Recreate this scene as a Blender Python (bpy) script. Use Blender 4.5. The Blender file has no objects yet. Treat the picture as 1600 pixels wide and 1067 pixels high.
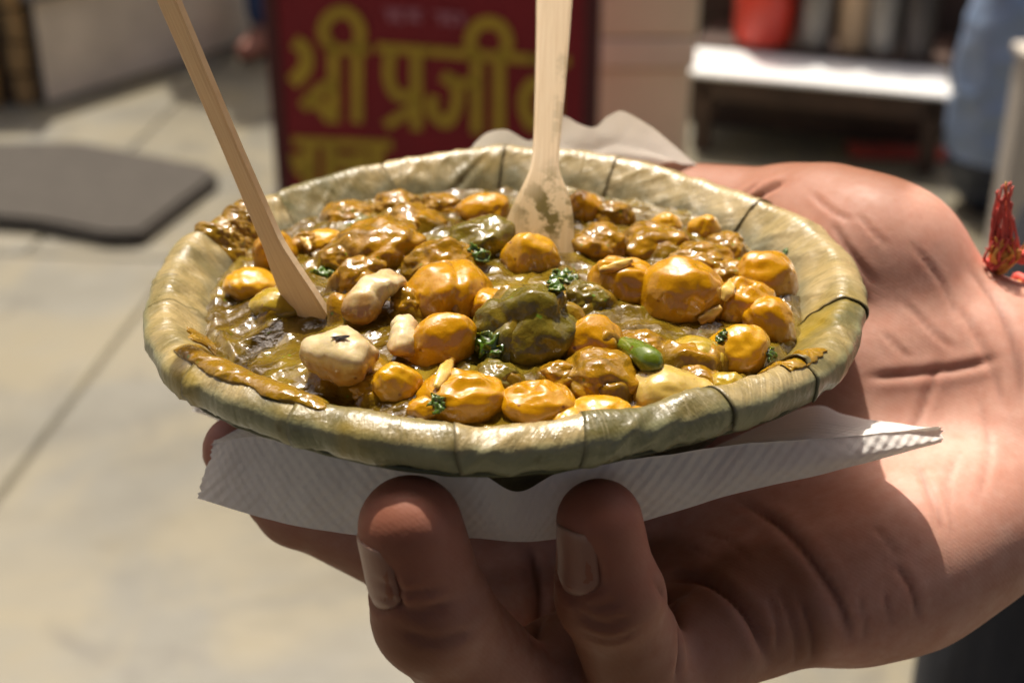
import bpy, bmesh, math, random
import numpy as np
from mathutils import Vector, Matrix, noise
R_ = math.radians
random.seed(7); rng = np.random.default_rng(7)
S = bpy.context.scene
COL = S.collection

# ------------------------------------------------------------------ camera, sky, sun, exposure
PITCH, EL, DIST = R_(26.5), R_(23.3), 0.298
CAM = Vector((0.0019, -DIST*math.cos(EL), DIST*math.sin(EL)))       # origin = centre of the bowl's rim
FPX = 800/math.tan(R_(20))
camd = bpy.data.cameras.new('camera'); camo = bpy.data.objects.new('camera', camd); COL.objects.link(camo)
camo.location = CAM; camo.rotation_euler = (R_(90)-PITCH, 0, 0)
camd.sensor_width = 36; camd.lens = 18/math.tan(R_(20)); camd.clip_start = 0.01; camd.clip_end = 400
camd.dof.use_dof = True; camd.dof.focus_distance = 0.262; camd.dof.aperture_fstop = 15
S.camera = camo
SUN = Vector((-0.10, 0.42, 0.87)).normalized()
sun_el = math.asin(SUN.z); sun_az = math.atan2(SUN.x, SUN.y)
w = bpy.data.worlds.new('World'); S.world = w; w.use_nodes = True
nt = w.node_tree; bg = nt.nodes['Background']
sky = nt.nodes.new('ShaderNodeTexSky'); sky.sky_type = 'NISHITA'; sky.sun_disc = False
sky.sun_elevation = sun_el; sky.sun_rotation = sun_az; sky.dust_density = 9.0; sky.air_density = 0.5; sky.ozone_density = 0.1
nt.links.new(sky.outputs[0], bg.inputs[0]); bg.inputs[1].default_value = 0.13
sl = bpy.data.lights.new('sun', 'SUN'); sl.energy = 4.6; sl.angle = R_(1.2); sl.color = (1.0, 0.93, 0.81)
so = bpy.data.objects.new('sun', sl); COL.objects.link(so)
so.rotation_euler = SUN.to_track_quat('Z', 'Y').to_euler()
S.view_settings.view_transform = 'Standard'; S.view_settings.look = 'None'
S.view_settings.exposure = 0.28; S.view_settings.gamma = 1.0
S.cycles.max_bounces = 8; S.cycles.use_denoising = True
FLOOR = -1.10

# ------------------------------------------------------------------ helpers
def ray(u, v):
    c, s = math.cos(PITCH), math.sin(PITCH)
    return Vector(((u-800)/FPX, c + (533.5-v)/FPX*s, -s + (533.5-v)/FPX*c))
def atY(u, v, y):
    d = ray(u, v); return CAM + d*((y-CAM.y)/d.y)
def atZ(u, v, z):
    d = ray(u, v); return CAM + d*((z-CAM.z)/d.z)
def atP(u, v, p0, n):
    d = ray(u, v); return CAM + d*((p0-CAM).dot(n)/d.dot(n))
def G(u, v): return atZ(u, v, FLOOR)

def mesh(name, verts, faces, mat=None, parent=None, smooth=True, uvs=None, loc=None):
    me = bpy.data.meshes.new(name); me.from_pydata([tuple(p) for p in verts], [], faces); me.update()
    if smooth: me.polygons.foreach_set('use_smooth', [True]*len(me.polygons))
    if uvs is not None:
        l = me.uv_layers.new(name='UVMap'); vi = np.zeros(len(me.loops), int); me.loops.foreach_get('vertex_index', vi)
        l.data.foreach_set('uv', np.asarray(uvs, float)[vi].ravel())
    if mat: me.materials.append(mat)
    o = bpy.data.objects.new(name, me); COL.objects.link(o)
    if parent: o.parent = parent
    if loc is not None: o.location = loc
    return o
def attr(o, name, vals):
    a = o.data.attributes.new(name, 'FLOAT', 'POINT'); a.data.foreach_set('value', np.asarray(vals, float))
def tag(o, label=None, cat=None, group=None, kind=None):
    for k, x in (('label', label), ('category', cat), ('group', group), ('kind', kind)):
        if x: o[k] = x
    return o
def empty(name, loc=(0, 0, 0)):
    o = bpy.data.objects.new(name, None); o.empty_display_size = .02; o.location = loc; COL.objects.link(o); return o
def put(child, root):                 # parent a child whose coordinates are already world ones
    child.parent = root; child.matrix_parent_inverse = Matrix.Translation(-Vector(root.location)); return child
def box(name, lo, hi, mat, parent=None, bev=0.0, rot=0.0, piv=None, seg=2):
    bm = bmesh.new(); bmesh.ops.create_cube(bm, size=1)
    lo = Vector(lo); hi = Vector(hi)
    for vtx in bm.verts:
        vtx.co = Vector([lo[i]+(vtx.co[i]+.5)*(hi[i]-lo[i]) for i in range(3)])
    if bev: bmesh.ops.bevel(bm, geom=bm.edges[:], offset=bev, segments=seg, profile=.6, affect='EDGES')
    if rot: bmesh.ops.rotate(bm, verts=bm.verts, cent=piv if piv else (lo+hi)/2, matrix=Matrix.Rotation(rot, 3, 'Z'))
    me = bpy.data.meshes.new(name); bm.to_mesh(me); bm.free(); me.materials.append(mat)
    o = bpy.data.objects.new(name, me); COL.objects.link(o)
    if parent: put(o, parent)
    return o
def grid_faces(nu, nv, wrap=False):
    f = []
    for i in range(nu if wrap else nu-1):
        for j in range(nv-1):
            a = i*nv+j; b = ((i+1) % nu)*nv+j
            f.append((a, b, b+1, a+1))
    return f
def lathe(name, prof, mat, parent=None, n=48, loc=(0, 0, 0)):
    vs = [(r*math.cos(2*math.pi*i/n), r*math.sin(2*math.pi*i/n), z) for i in range(n) for r, z in prof]
    o = mesh(name, [Vector(p)+Vector(loc) for p in vs], grid_faces(n, len(prof), True), mat)
    if parent: put(o, parent)
    return o
def catmull(pts, n):
    P = np.array([list(p) for p in pts], float); P = np.vstack([2*P[0]-P[1], P, 2*P[-1]-P[-2]])
    m = len(P)-3; out = []
    for t in np.linspace(0, m-1e-6, n):
        i = int(t); x = t-i; a, b, c, d = P[i:i+4]
        out.append(.5*((2*b)+(c-a)*x+(2*a-5*b+4*c-d)*x*x+(3*b-a-3*c+d)*x**3))
    return np.array(out)
def nz(p, sc, sd=0.0): return noise.noise(Vector((p[0]*sc+sd, p[1]*sc-sd*1.7, p[2]*sc+sd*.6)))
def tube(name, pts, rad, mat, parent=None, n=10, samples=40):
    P = catmull(pts, samples); rad = np.interp(np.linspace(0, 1, samples), np.linspace(0, 1, len(rad)), rad)
    vs = []; ref = Vector((0, 0, 1))
    for i in range(samples):
        t = Vector(P[min(i+1, samples-1)]-P[max(i-1, 0)]).normalized()
        a = t.cross(ref)
        if a.length < .1: a = t.cross(Vector((1, 0, 0)))
        a.normalize(); b = t.cross(a)
        for k in range(n):
            th = 2*math.pi*k/n; vs.append(Vector(P[i])+(a*math.cos(th)+b*math.sin(th))*rad[i])
    f = []
    for i in range(samples-1):
        for k in range(n):
            f.append((i*n+k, i*n+(k+1) % n, (i+1)*n+(k+1) % n, (i+1)*n+k))
    f.append(tuple(range(n))[::-1]); f.append(tuple((samples-1)*n+k for k in range(n)))
    o = mesh(name, vs, f, mat)
    if parent: put(o, parent)
    return o

# ------------------------------------------------------------------ materials
class M:
    def __init__(s, name):
        s.m = bpy.data.materials.new(name); s.m.use_nodes = True; s.t = s.m.node_tree
        s.p = s.t.nodes['Principled BSDF']; s.co = s.t.nodes.new('ShaderNodeTexCoord')
    def n(s, ty, **kw):
        x = s.t.nodes.new(ty)
        for k, v in kw.items(): setattr(x, k, v)
        return x
    def l(s, a, b): s.t.links.new(a, b)
    def noise(s, scale, detail=4, rough=.55, coord='Object', stretch=None, dist=0.0):
        x = s.n('ShaderNodeTexNoise'); x.inputs['Scale'].default_value = scale; x.inputs['Detail'].default_value = detail
        x.inputs['Roughness'].default_value = rough; x.inputs['Distortion'].default_value = dist
        src = s.co.outputs[coord]
        if stretch:
            mp = s.n('ShaderNodeMapping'); mp.inputs['Scale'].default_value = stretch; s.l(src, mp.inputs[0]); src = mp.outputs[0]
        s.l(src, x.inputs['Vector']); return x.outputs['Fac']
    def ramp(s, fac, stops, interp='LINEAR'):
        r = s.n('ShaderNodeValToRGB'); r.color_ramp.interpolation = interp; e = r.color_ramp.elements
        while len(e) < len(stops): e.new(.5)
        for k, (p, c) in enumerate(stops):
            e[k].position = p; e[k].color = tuple(c)+(1,) if hasattr(c, '__len__') else (c, c, c, 1)
        s.l(fac, r.inputs[0]); return r.outputs[0]
    def mix(s, fac, a, b, mode='MIX'):
        x = s.n('ShaderNodeMix', data_type='RGBA', blend_type=mode)
        for i, val in ((0, fac), (6, a), (7, b)):
            if hasattr(val, 'links') or hasattr(val, 'is_linked'): s.l(val, x.inputs[i])
            elif i == 0: x.inputs[0].default_value = val
            else: x.inputs[i].default_value = tuple(val)+(1,)
        return x.outputs[2]
    def math(s, op, a, b=None):
        x = s.n('ShaderNodeMath', operation=op)
        for i, val in ((0, a), (1, b)):
            if val is None: continue
            if hasattr(val, 'is_linked'): s.l(val, x.inputs[i])
            else: x.inputs[i].default_value = val
        return x.outputs[0]
    def at(s, name):
        x = s.n('ShaderNodeAttribute'); x.attribute_name = name; return x.outputs['Fac']
    def rnd(s): return s.n('ShaderNodeObjectInfo').outputs['Random']
    def bump(s, h, strength=1.0, dist=.001):
        b = s.n('ShaderNodeBump'); b.inputs['Strength'].default_value = strength; b.inputs['Distance'].default_value = dist
        s.l(h, b.inputs['Height'])
        if s.p.inputs['Normal'].is_linked: s.l(s.p.inputs['Normal'].links[0].from_socket, b.inputs['Normal'])
        s.l(b.outputs[0], s.p.inputs['Normal']); s.l(b.outputs[0], s.p.inputs['Coat Normal'])
        return b.outputs[0]
    def set(s, **kw):
        for k, v in kw.items():
            i = s.p.inputs[k.replace('_', ' ')]
            if hasattr(v, 'is_linked'): s.l(v, i)
            elif hasattr(v, '__len__') and len(v) == 3 and i.type == 'RGBA': i.default_value = tuple(v)+(1,)
            else: i.default_value = v
        return s
    def sss(s, w, rad, scale):
        s.p.inputs['Subsurface Weight'].default_value = w; s.p.inputs['Subsurface Radius'].default_value = rad
        s.p.inputs['Subsurface Scale'].default_value = scale
        return s

def plain(name, c, rough=.6, var=.25, scale=6, metal=0.0, bump=0.0):
    m = M(name); n = m.noise(scale, 5)
    lo = tuple(x*(1-var) for x in c); hi = tuple(min(1, x*(1+var)) for x in c)
    m.set(Base_Color=m.ramp(n, [(.3, lo), (.7, hi)]), Roughness=rough, Metallic=metal)
    if bump: m.bump(n, .5, bump)
    return m.m

def mk_leaf(name, bright):
    m = M(name)
    big = m.noise(55, 5, .6, dist=.6); r = m.rnd()
    f = m.math('ADD', big, m.math('MULTIPLY', m.math('SUBTRACT', r, .5), .30))
    base = m.ramp(f, [(.27, (.115*bright, .105*bright, .035*bright)), (.41, (.235*bright, .185*bright, .07*bright)), (.53, (.38*bright, .285*bright, .12*bright)), (.72, (.50*bright, .385*bright, .19*bright))])
    mpr = m.n('ShaderNodeMapping', vector_type='POINT'); m.l(m.co.outputs['UV'], mpr.inputs[0])
    cr = m.n('ShaderNodeCombineXYZ'); m.l(m.math('MULTIPLY', m.math('SUBTRACT', r, .3), 1.6), cr.inputs[2]); m.l(cr.outputs[0], mpr.inputs[2])
    mps = m.n('ShaderNodeMapping'); mps.inputs['Scale'].default_value = (1500, 70, 1); m.l(mpr.outputs[0], mps.inputs[0])
    fx = m.n('ShaderNodeTexNoise'); fx.inputs['Scale'].default_value = 1.0; fx.inputs['Detail'].default_value = 3; fx.inputs['Distortion'].default_value = .6; m.l(mps.outputs[0], fx.inputs['Vector']); fib = fx.outputs['Fac']
    base = m.mix(m.ramp(fib, [(.35, 0.0), (.65, .5)]), base, (.13, .105, .04))
    vn = m.noise(1.0, 2, .5, 'UV', (150, 22, 1), 2.2)
    base = m.mix(m.ramp(vn, [(.49, 0.0), (.5, .35), (.51, 0.0)]), base, (.56, .47, .28))
    wet = m.math('MULTIPLY', m.at('wet'), m.ramp(m.noise(120, 4, .6), [(.3, .35), (.6, 1.0)]))
    base = m.mix(wet, base, m.mix(m.noise(60, 3), (.095, .088, .035), (.20, .19, .125)))
    # the green underside shows on the outer turn of the lip
    green = m.mix(m.noise(120, 4), (.20, .205, .095), (.36, .36, .22))
    base = m.mix(m.at('lip'), base, green)
    spots = m.ramp(m.noise(170, 3, .5), [(.66, 0.0), (.74, .55)])
    base = m.mix(spots, base, (.10, .075, .025))
    # yellow turmeric stains
    st = m.ramp(m.noise(45, 3, .6, stretch=(1, 1, .4)), [(.50, 0.0), (.60, .8)])
    base = m.mix(m.math('MULTIPLY', st, m.at('stain')), base, (.33, .22, .01))
    base = m.mix(m.math('MULTIPLY', m.at('seam'), .8), base, (.07, .058, .024))
    m.set(Base_Color=base, Roughness=m.ramp(m.noise(90, 3), [(.3, .22), (.7, .45)]), Specular_IOR_Level=.6)
    vein = m.n('ShaderNodeTexWave', wave_type='BANDS', bands_direction='X'); vein.inputs['Scale'].default_value = 1.0
    mp = m.n('ShaderNodeMapping'); mp.inputs['Scale'].default_value = (170, 30, 1); m.l(m.co.outputs['UV'], mp.inputs[0]); m.l(mp.outputs[0], vein.inputs[0])
    vein.inputs['Distortion'].default_value = 4.0; vein.inputs['Detail'].default_value = 3; vein.inputs['Detail Scale'].default_value = 1.5
    m.bump(vein.outputs['Fac'], .10, .0005)
    m.bump(m.noise(1.0, 3, .6, 'UV', (200, 300, 1), 1.0), .18, .0008)
    m.bump(fib, .30, .0004)
    m.bump(m.noise(1400, 3), .4, .00025)
    return m.m
leaf_mat = mk_leaf('dry_leaf', 1.0)
shell_mat = (lambda m: (m.set(Base_Color=m.ramp(m.noise(70, 5), [(.3, (.035, .04, .014)), (.7, (.12, .12, .045))]), Roughness=.5), m.bump(m.noise(1, 3, .6, 'UV', (500, 120, 1)), .5, .0006))[0].m)(M('leaf_underside'))

def mk_pea(name, c1, c2, coat=(.22, .10, .010), cov=(.60, .74)):
    m = M(name); r = m.rnd()
    base = m.mix(m.noise(160, 3), c1, c2)
    film = m.ramp(m.noise(95, 5, .6, dist=.8), [(cov[0], 0.0), (cov[1], .75)])
    base = m.mix(film, base, coat)
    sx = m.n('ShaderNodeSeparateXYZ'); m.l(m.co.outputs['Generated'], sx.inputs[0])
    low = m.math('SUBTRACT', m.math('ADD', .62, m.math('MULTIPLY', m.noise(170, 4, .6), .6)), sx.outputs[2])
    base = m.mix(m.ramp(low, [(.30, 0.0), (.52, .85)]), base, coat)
    sp = m.n('ShaderNodeTexVoronoi'); sp.inputs['Scale'].default_value = 420; m.l(m.co.outputs['Object'], sp.inputs['Vector'])
    spk = m.math('MULTIPLY', m.ramp(sp.outputs['Distance'], [(.10, .8), (.2, 0.0)]), m.ramp(m.noise(230, 2), [(.52, 0.0), (.60, 1.0)]))
    base = m.mix(spk, base, (.12, .02, .004))
    m.set(Base_Color=base, Roughness=m.ramp(m.noise(260, 3), [(.35, .22), (.7, .40)]), Coat_Weight=1.0, Coat_Roughness=.025, Specular_IOR_Level=.2)
    m.sss(.22, (1.0, .6, .05), .0025)
    m.bump(m.noise(380, 3, .5), .26, .0008)
    m.bump(m.noise(900, 2, .5), .16, .0003)
    return m.m
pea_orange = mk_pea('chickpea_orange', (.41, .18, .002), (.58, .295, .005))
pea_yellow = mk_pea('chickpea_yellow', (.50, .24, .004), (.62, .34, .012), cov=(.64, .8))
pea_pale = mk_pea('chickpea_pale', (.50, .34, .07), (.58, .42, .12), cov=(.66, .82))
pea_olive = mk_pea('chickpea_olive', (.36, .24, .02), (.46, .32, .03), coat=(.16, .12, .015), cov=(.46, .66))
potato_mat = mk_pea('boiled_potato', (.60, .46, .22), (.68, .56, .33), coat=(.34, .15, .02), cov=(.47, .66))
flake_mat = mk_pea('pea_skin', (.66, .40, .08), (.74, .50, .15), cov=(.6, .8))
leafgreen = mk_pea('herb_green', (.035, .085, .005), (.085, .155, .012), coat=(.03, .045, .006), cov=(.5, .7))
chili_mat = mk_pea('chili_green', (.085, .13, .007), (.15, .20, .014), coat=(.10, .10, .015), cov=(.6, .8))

def mk_gravy(name, film=0.0, grn=0.0):
    m = M(name)
    n1 = m.noise(75, 5, .62, dist=1.0); n2 = m.noise(210, 4, .6)
    base = m.ramp(n1, [(.30, (.045, .024, .003)), (.46, (.10, .060, .005)), (.57, (.165, .108, .009)), (.72, (.24, .17, .018))])
    base = m.mix(m.ramp(n2, [(.5, 0.0), (.75, .5)]), base, (.21, .125, .014))
    fl_ = m.math('ADD', m.at('thin'), m.ramp(m.noise(150, 4, .6, dist=.6), [(.30, 0.15), (.58, film)]) if film else 0.0)
    base = m.mix(fl_, base, m.mix(n1, (.50, .235, .008), (.32, .17, .010)))
    base = m.mix(m.math('MULTIPLY', m.math('ADD', m.at('green'), grn), m.ramp(n2, [(.3, .45), (.6, 1.0)])), base, m.mix(n1, (.05, .075, .012), (.20, .17, .03)))
    fl = m.n('ShaderNodeTexVoronoi'); fl.inputs['Scale'].default_value = 520; m.l(m.co.outputs['Object'], fl.inputs['Vector'])
    flk = m.math('MULTIPLY', m.ramp(fl.outputs['Distance'], [(.12, .8), (.25, 0.0)]), m.ramp(m.noise(190, 2), [(.55, 0.0), (.62, 1.0)]))
    base = m.mix(flk, base, (.10, .20, .02))
    m.set(Base_Color=base, Roughness=m.ramp(n2, [(.35, .07), (.7, .2)]), Coat_Weight=.3, Coat_Roughness=.03, Specular_IOR_Level=.35)
    m.sss(.08, (1.0, .5, .1), .0015)
    m.bump(m.noise(330, 3, .5), .28, .0009)
    m.bump(m.noise(1000, 2, .5), .40, .0004)
    return m.m
gravy_mat = mk_gravy('gravy'); smear_mat = mk_gravy('gravy_smear', .2)

pea_brown = mk_gravy('coated_lump', .75); pea_green = mk_gravy('chutney_lump', .15, .62)

def mk_skin():
    m = M('skin')
    big = m.noise(28, 4); fine = m.noise(240, 4, .65)
    palm = m.mix(big, (.51, .26, .185), (.60, .335, .255))
    palm = m.mix(m.ramp(fine, [(.4, 0.0), (.7, .5)]), palm, (.47, .19, .125))
    palm = m.mix(m.ramp(m.noise(70, 5, .7), [(.45, 0.0), (.7, .5)]), palm, (.69, .41, .33))
    palm = m.mix(m.ramp(m.noise(45, 5, .7), [(.48, 0.0), (.7, .4)]), palm, (.43, .17, .115))
    dors = m.mix(big, (.19, .072, .036), (.26, .108, .058))  # darker skin of the back, deepened to stand for shade on the fingers
    base = m.mix(m.at('dorsal'), palm, dors)
    base = m.mix(m.at('tip'), base, (.42, .13, .085))
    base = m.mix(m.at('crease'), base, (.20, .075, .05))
    m.set(Base_Color=base, Roughness=m.ramp(fine, [(.3, .50), (.7, .68)]), Specular_IOR_Level=.32)
    m.sss(.22, (1.0, .35, .18), .004)
    # skin ridges and pores
    wv = m.n('ShaderNodeTexWave', wave_type='BANDS', bands_direction='DIAGONAL'); wv.inputs['Scale'].default_value = 480
    wv.inputs['Distortion'].default_value = 9; wv.inputs['Detail'].default_value = 2; wv.inputs['Detail Scale'].default_value = .12
    m.l(m.co.outputs['Object'], wv.inputs[0])
    m.bump(wv.outputs['Fac'], .05, .00015)
    v = m.n('ShaderNodeTexVoronoi', feature='DISTANCE_TO_EDGE'); v.inputs['Scale'].default_value = 520
    mp = m.n('ShaderNodeMapping'); mp.inputs['Scale'].default_value = (1, .55, .7); m.l(m.co.outputs['Object'], mp.inputs[0]); m.l(mp.outputs[0], v.inputs['Vector'])
    m.bump(m.ramp(v.outputs['Distance'], [(0, 0.0), (.12, 1.0)]), .035, .0003)
    m.bump(m.noise(1100, 3, .7), .14, .0003)
    m.bump(m.noise(110, 4), .12, .0010)
    return m.m
skin = mk_skin()
nail_mat = (lambda m: (m.set(Base_Color=m.mix(m.at('moon'), m.mix(m.noise(150, 3), (.25, .11, .07), (.31, .145, .095)), (.40, .25, .18)), Roughness=.42, Coat_Weight=.08, Coat_Roughness=.25), m.bump(m.noise(1, 2, .5, 'UV', (30, 2, 1)), .25, .0003), m.sss(.2, (1, .4, .25), .002))[0].m)(M('nail'))

def mk_napkin():
    m = M('napkin_paper')
    m.set(Base_Color=m.mix(m.noise(60, 4), (.90, .86, .81), (.93, .90, .86)), Roughness=.9, Specular_IOR_Level=.15)
    for ang, st in ((45, .8), (-45, .8)):
        wv = m.n('ShaderNodeTexWave', wave_type='BANDS', bands_direction='X', wave_profile='SIN'); wv.inputs['Scale'].default_value = 150
        mp = m.n('ShaderNodeMapping'); mp.inputs['Rotation'].default_value = (0, 0, R_(ang)); m.l(m.co.outputs['UV'], mp.inputs[0]); m.l(mp.outputs[0], wv.inputs[0])
        wv.inputs['Distortion'].default_value = .4
        m.bump(wv.outputs['Fac'], st*(.42 if ang > 0 else .25), .0005)
    m.bump(m.noise(900, 3), .4, .0003); m.bump(m.noise(90, 3), .5, .0012)
    tr = m.n('ShaderNodeBsdfTranslucent'); tr.inputs[0].default_value = (.86, .79, .70, 1); ms = m.n('ShaderNodeMixShader'); ms.inputs[0].default_value = .32
    m.l(m.p.outputs[0], ms.inputs[1]); m.l(tr.outputs[0], ms.inputs[2]); m.l(ms.outputs[0], m.t.nodes['Material Output'].inputs[0])
    return m.m
napkin_mat = mk_napkin()

def mk_wood():
    m = M('birch_wood')
    g = m.noise(1.0, 5, .65, 'UV', (2200, 60, 1), .5)
    base = m.ramp(g, [(.28, (.68, .51, .31)), (.5, (.78, .62, .41)), (.72, (.84, .70, .49))])
    base = m.mix(m.math('MULTIPLY', m.at('soak'), .55), base, (.60, .42, .16))
    st = m.math('MULTIPLY', m.at('stain'), m.ramp(m.noise(210, 4, .6), [(.44, 0.0), (.54, .95)]))
    base = m.mix(st, base, m.mix(m.noise(500, 3), (.06, .05, .006), (.22, .15, .012)))
    m.set(Base_Color=base, Roughness=.6, Specular_IOR_Level=.3)
    m.bump(g, .3, .0003)
    tr = m.n('ShaderNodeBsdfTranslucent'); m.l(base, tr.inputs[0]); ms = m.n('ShaderNodeMixShader'); ms.inputs[0].default_value = .30
    m.l(m.p.outputs[0], ms.inputs[1]); m.l(tr.outputs[0], ms.inputs[2]); m.l(ms.outputs[0], m.t.nodes['Material Output'].inputs[0])
    return m.m
wood_mat = mk_wood()
# ------------------------------------------------------------------ the ground and the lane behind
def mk_stone():
    m = M('paving_stone'); r = m.rnd()
    n = m.noise(1.6, 6, .6); n2 = m.noise(14, 5, .65)
    base = m.ramp(n, [(.3, (.098, .089, .062)), (.5, (.125, .115, .083)), (.7, (.16, .15, .115))])
    base = m.mix(m.ramp(n2, [(.45, 0.0), (.75, .35)]), base, (.095, .085, .062))
    base = m.mix(m.math('MULTIPLY', r, .3), base, (.17, .17, .165))
    n3 = m.noise(3.2, 5, .6, dist=1.2); base = m.mix(m.ramp(n3, [(.40, .0), (.62, .75)]), base, (.185, .155, .088))
    base = m.mix(m.ramp(m.noise(5.5, 4, .6, dist=.6), [(.56, .0), (.70, .6)]), base, (.075, .066, .048))
    m.set(Base_Color=base, Roughness=m.ramp(n, [(.3, .38), (.7, .6)]), Specular_IOR_Level=.5)
    m.bump(n2, .3, .004); return m.m
stone = mk_stone()
joint = plain('joint_mortar', (.10, .09, .065), .9, .2, 20)
ground = box('ground', (-60, -30, FLOOR-.3), (60, 90, FLOOR-.006), joint); tag(ground, kind='structure')
ang = R_(-5)
xs = [-8.2+2.3*i for i in range(8)]; ys = [-.9, .95, 2.5, 4.2, 5.9, 7.6, 9.3, 11.2]
rot = Matrix.Rotation(ang, 4, 'Z')
for i in range(len(xs)-1):
    for j in range(len(ys)-1):
        dx = .35*(j % 2)
        gx = .003
        o = box('paving_slab', (xs[i]+dx+gx, ys[j]+gx, FLOOR-.05), (xs[i+1]+dx-gx, ys[j+1]-gx, FLOOR+random.uniform(-.001, .001)), stone, bev=.006, seg=1)
        o.matrix_world = rot; o.parent = ground

# rubber mat lying on the paving
mat_m = (lambda m: (m.set(Base_Color=m.mix(m.noise(40, 4), (.035, .030, .025), (.085, .075, .062)), Roughness=.85, Specular_IOR_Level=.2), m.bump(m.noise(160, 3), .5, .003))[0].m)(M('dusty_mat'))
def slab_poly(name, pts, z0, z1, mat, bev=.0):
    bm = bmesh.new(); f = bm.faces.new([bm.verts.new((p.x, p.y, z0)) for p in pts])
    r = bmesh.ops.extrude_face_region(bm, geom=[f]); 
    for v in r['geom']:
        if isinstance(v, bmesh.types.BMVert): v.co.z = z1
    bmesh.ops.recalc_face_normals(bm, faces=bm.faces)
    if bev: bmesh.ops.bevel(bm, geom=bm.edges[:], offset=bev, segments=2, affect='EDGES')
    me = bpy.data.meshes.new(name); bm.to_mesh(me); bm.free(); me.materials.append(mat)
    o = bpy.data.objects.new(name, me); COL.objects.link(o); return o
mp = [G(-420, 330), G(60, 366), G(170, 388), G(225, 386), G(270, 350), G(345, 292), G(330, 278), G(130, 240), G(60, 240), G(-420, 246)]
o = slab_poly('floor_mat', mp, FLOOR+.002, FLOOR+.035, mat_m, .012)
tag(o, 'flat dark grey mat with a rounded corner lying on the pale paving', 'mat')

# low plinth along the left side of the lane
cream = plain('cream_plaster', (.74, .65, .50), .7, .15, 5, bump=.002)
p0, p1 = G(74, 163), G(300, 92)
dirv = (p1-p0).normalized(); nrm = Vector((-dirv.y, dirv.x, 0))
def oriented(name, org, dv, L, D, z0, z1, mat, bev=.01):
    o = box(name, (0, 0, z0), (L, D, z1), mat, bev=bev)
    o.matrix_world = Matrix.Translation((org.x, org.y, 0)) @ Matrix.Rotation(math.atan2(dv.y, dv.x), 4, 'Z'); return o
pl = empty('plinth', (p0.x, p0.y, FLOOR))
a = oriented('wall', p0, dirv, (p1-p0).length+2.6, .10, FLOOR, FLOOR+.30, cream)
bpy.context.view_layer.update()
for c in (a,):
    mw = c.matrix_world.copy(); c.parent = pl; c.matrix_parent_inverse = Matrix.Translation(-pl.location); c.matrix_world = mw
b = oriented('ledge', p0-dirv*.03-nrm*.03, dirv, (p1-p0).length+2.6, .16, FLOOR+.303, FLOOR+.33, plain('ledge_stone', (.20, .185, .17), .5, .2, 8))
bpy.context.view_layer.update()
mw = b.matrix_world.copy(); b.parent = pl; b.matrix_parent_inverse = Matrix.Translation(-pl.location); b.matrix_world = mw
tag(pl, 'long low cream plinth with a dark ledge along the left of the lane', 'low wall')

# stack of wooden pieces at the far left
wood_y = plain('yellow_wood', (.36, .225, .085), .6, .3, 12)
wood_d = plain('dark_wood', (.035, .025, .018), .55, .3, 14)
q0 = G(-40, 166); q1 = G(64, 166)
sx = q1.x-q0.x
st = empty('stall_post', ((q0.x+q1.x)/2, q0.y, FLOOR))
for k in range(6):
    zz = FLOOR+.0+.095*k
    box('block', (q0.x+sx*.62+random.uniform(-.006, .006), q0.y+random.uniform(-.01, .01), zz+.001), (q0.x+sx*.90, q0.y+.09, zz+.088), wood_y, st, .008)
box('side_panel', (q0.x-.15, q0.y-.02, FLOOR), (q0.x+sx*.40, q0.y+.3, FLOOR+.62), wood_y, st, .006)
box('dark_panel', (q0.x+sx*.41, q0.y+.03, FLOOR), (q0.x+sx*.615, q0.y+.12, FLOOR+.62), wood_d, st, .006)
box('frame', (q0.x+sx*.905, q0.y+.02, FLOOR), (q0.x+sx*1.06, q0.y+.12, FLOOR+.62), wood_d, st, .006)
tag(st, 'yellow and dark wooden stall post standing at the far left edge', 'post')

# the red sign board
sb = G(680, 520); yaw = R_(-9)
sn = Vector((math.sin(yaw), -math.cos(yaw), 0)); sr = Vector((math.cos(yaw), math.sin(yaw), 0))
def onsign(u, v, off=0): return atP(u, v, sb+sn*off, sn)
xl = (onsign(424, 150)-sb).dot(sr); xr = (onsign(930, 150)-sb).dot(sr)
red = plain('red_board', (.22, .005, .011), .7, .12, 9); yel = plain('yellow_paint', (.47, .31, .018), .5, .12, 20)
pink = plain('faded_white_paint', (.42, .14, .17), .6, .1, 20); dkred = plain('dark_red_edge', (.07, .003, .005), .5, .2, 10)
sg = empty('sign_board', sb)
def signbox(name, x0, x1, z0, z1, y0, y1, mat):
    o = box(name, (x0, y0, z0), (x1, y1, z1), mat, bev=.003)
    o.parent = sg; o.rotation_euler = (0, 0, yaw); return o
signbox('panel', xl, xr, .04, 1.15, .004, .03, red)
signbox('frame', xl-.004, xl+.022, .0, 1.17, 0, .036, dkred); signbox('frame', xr-.022, xr+.004, .0, 1.17, 0, .036, dkred)
signbox('foot', xl, xr, 0, .038, -.08, .12, dkred)
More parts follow.
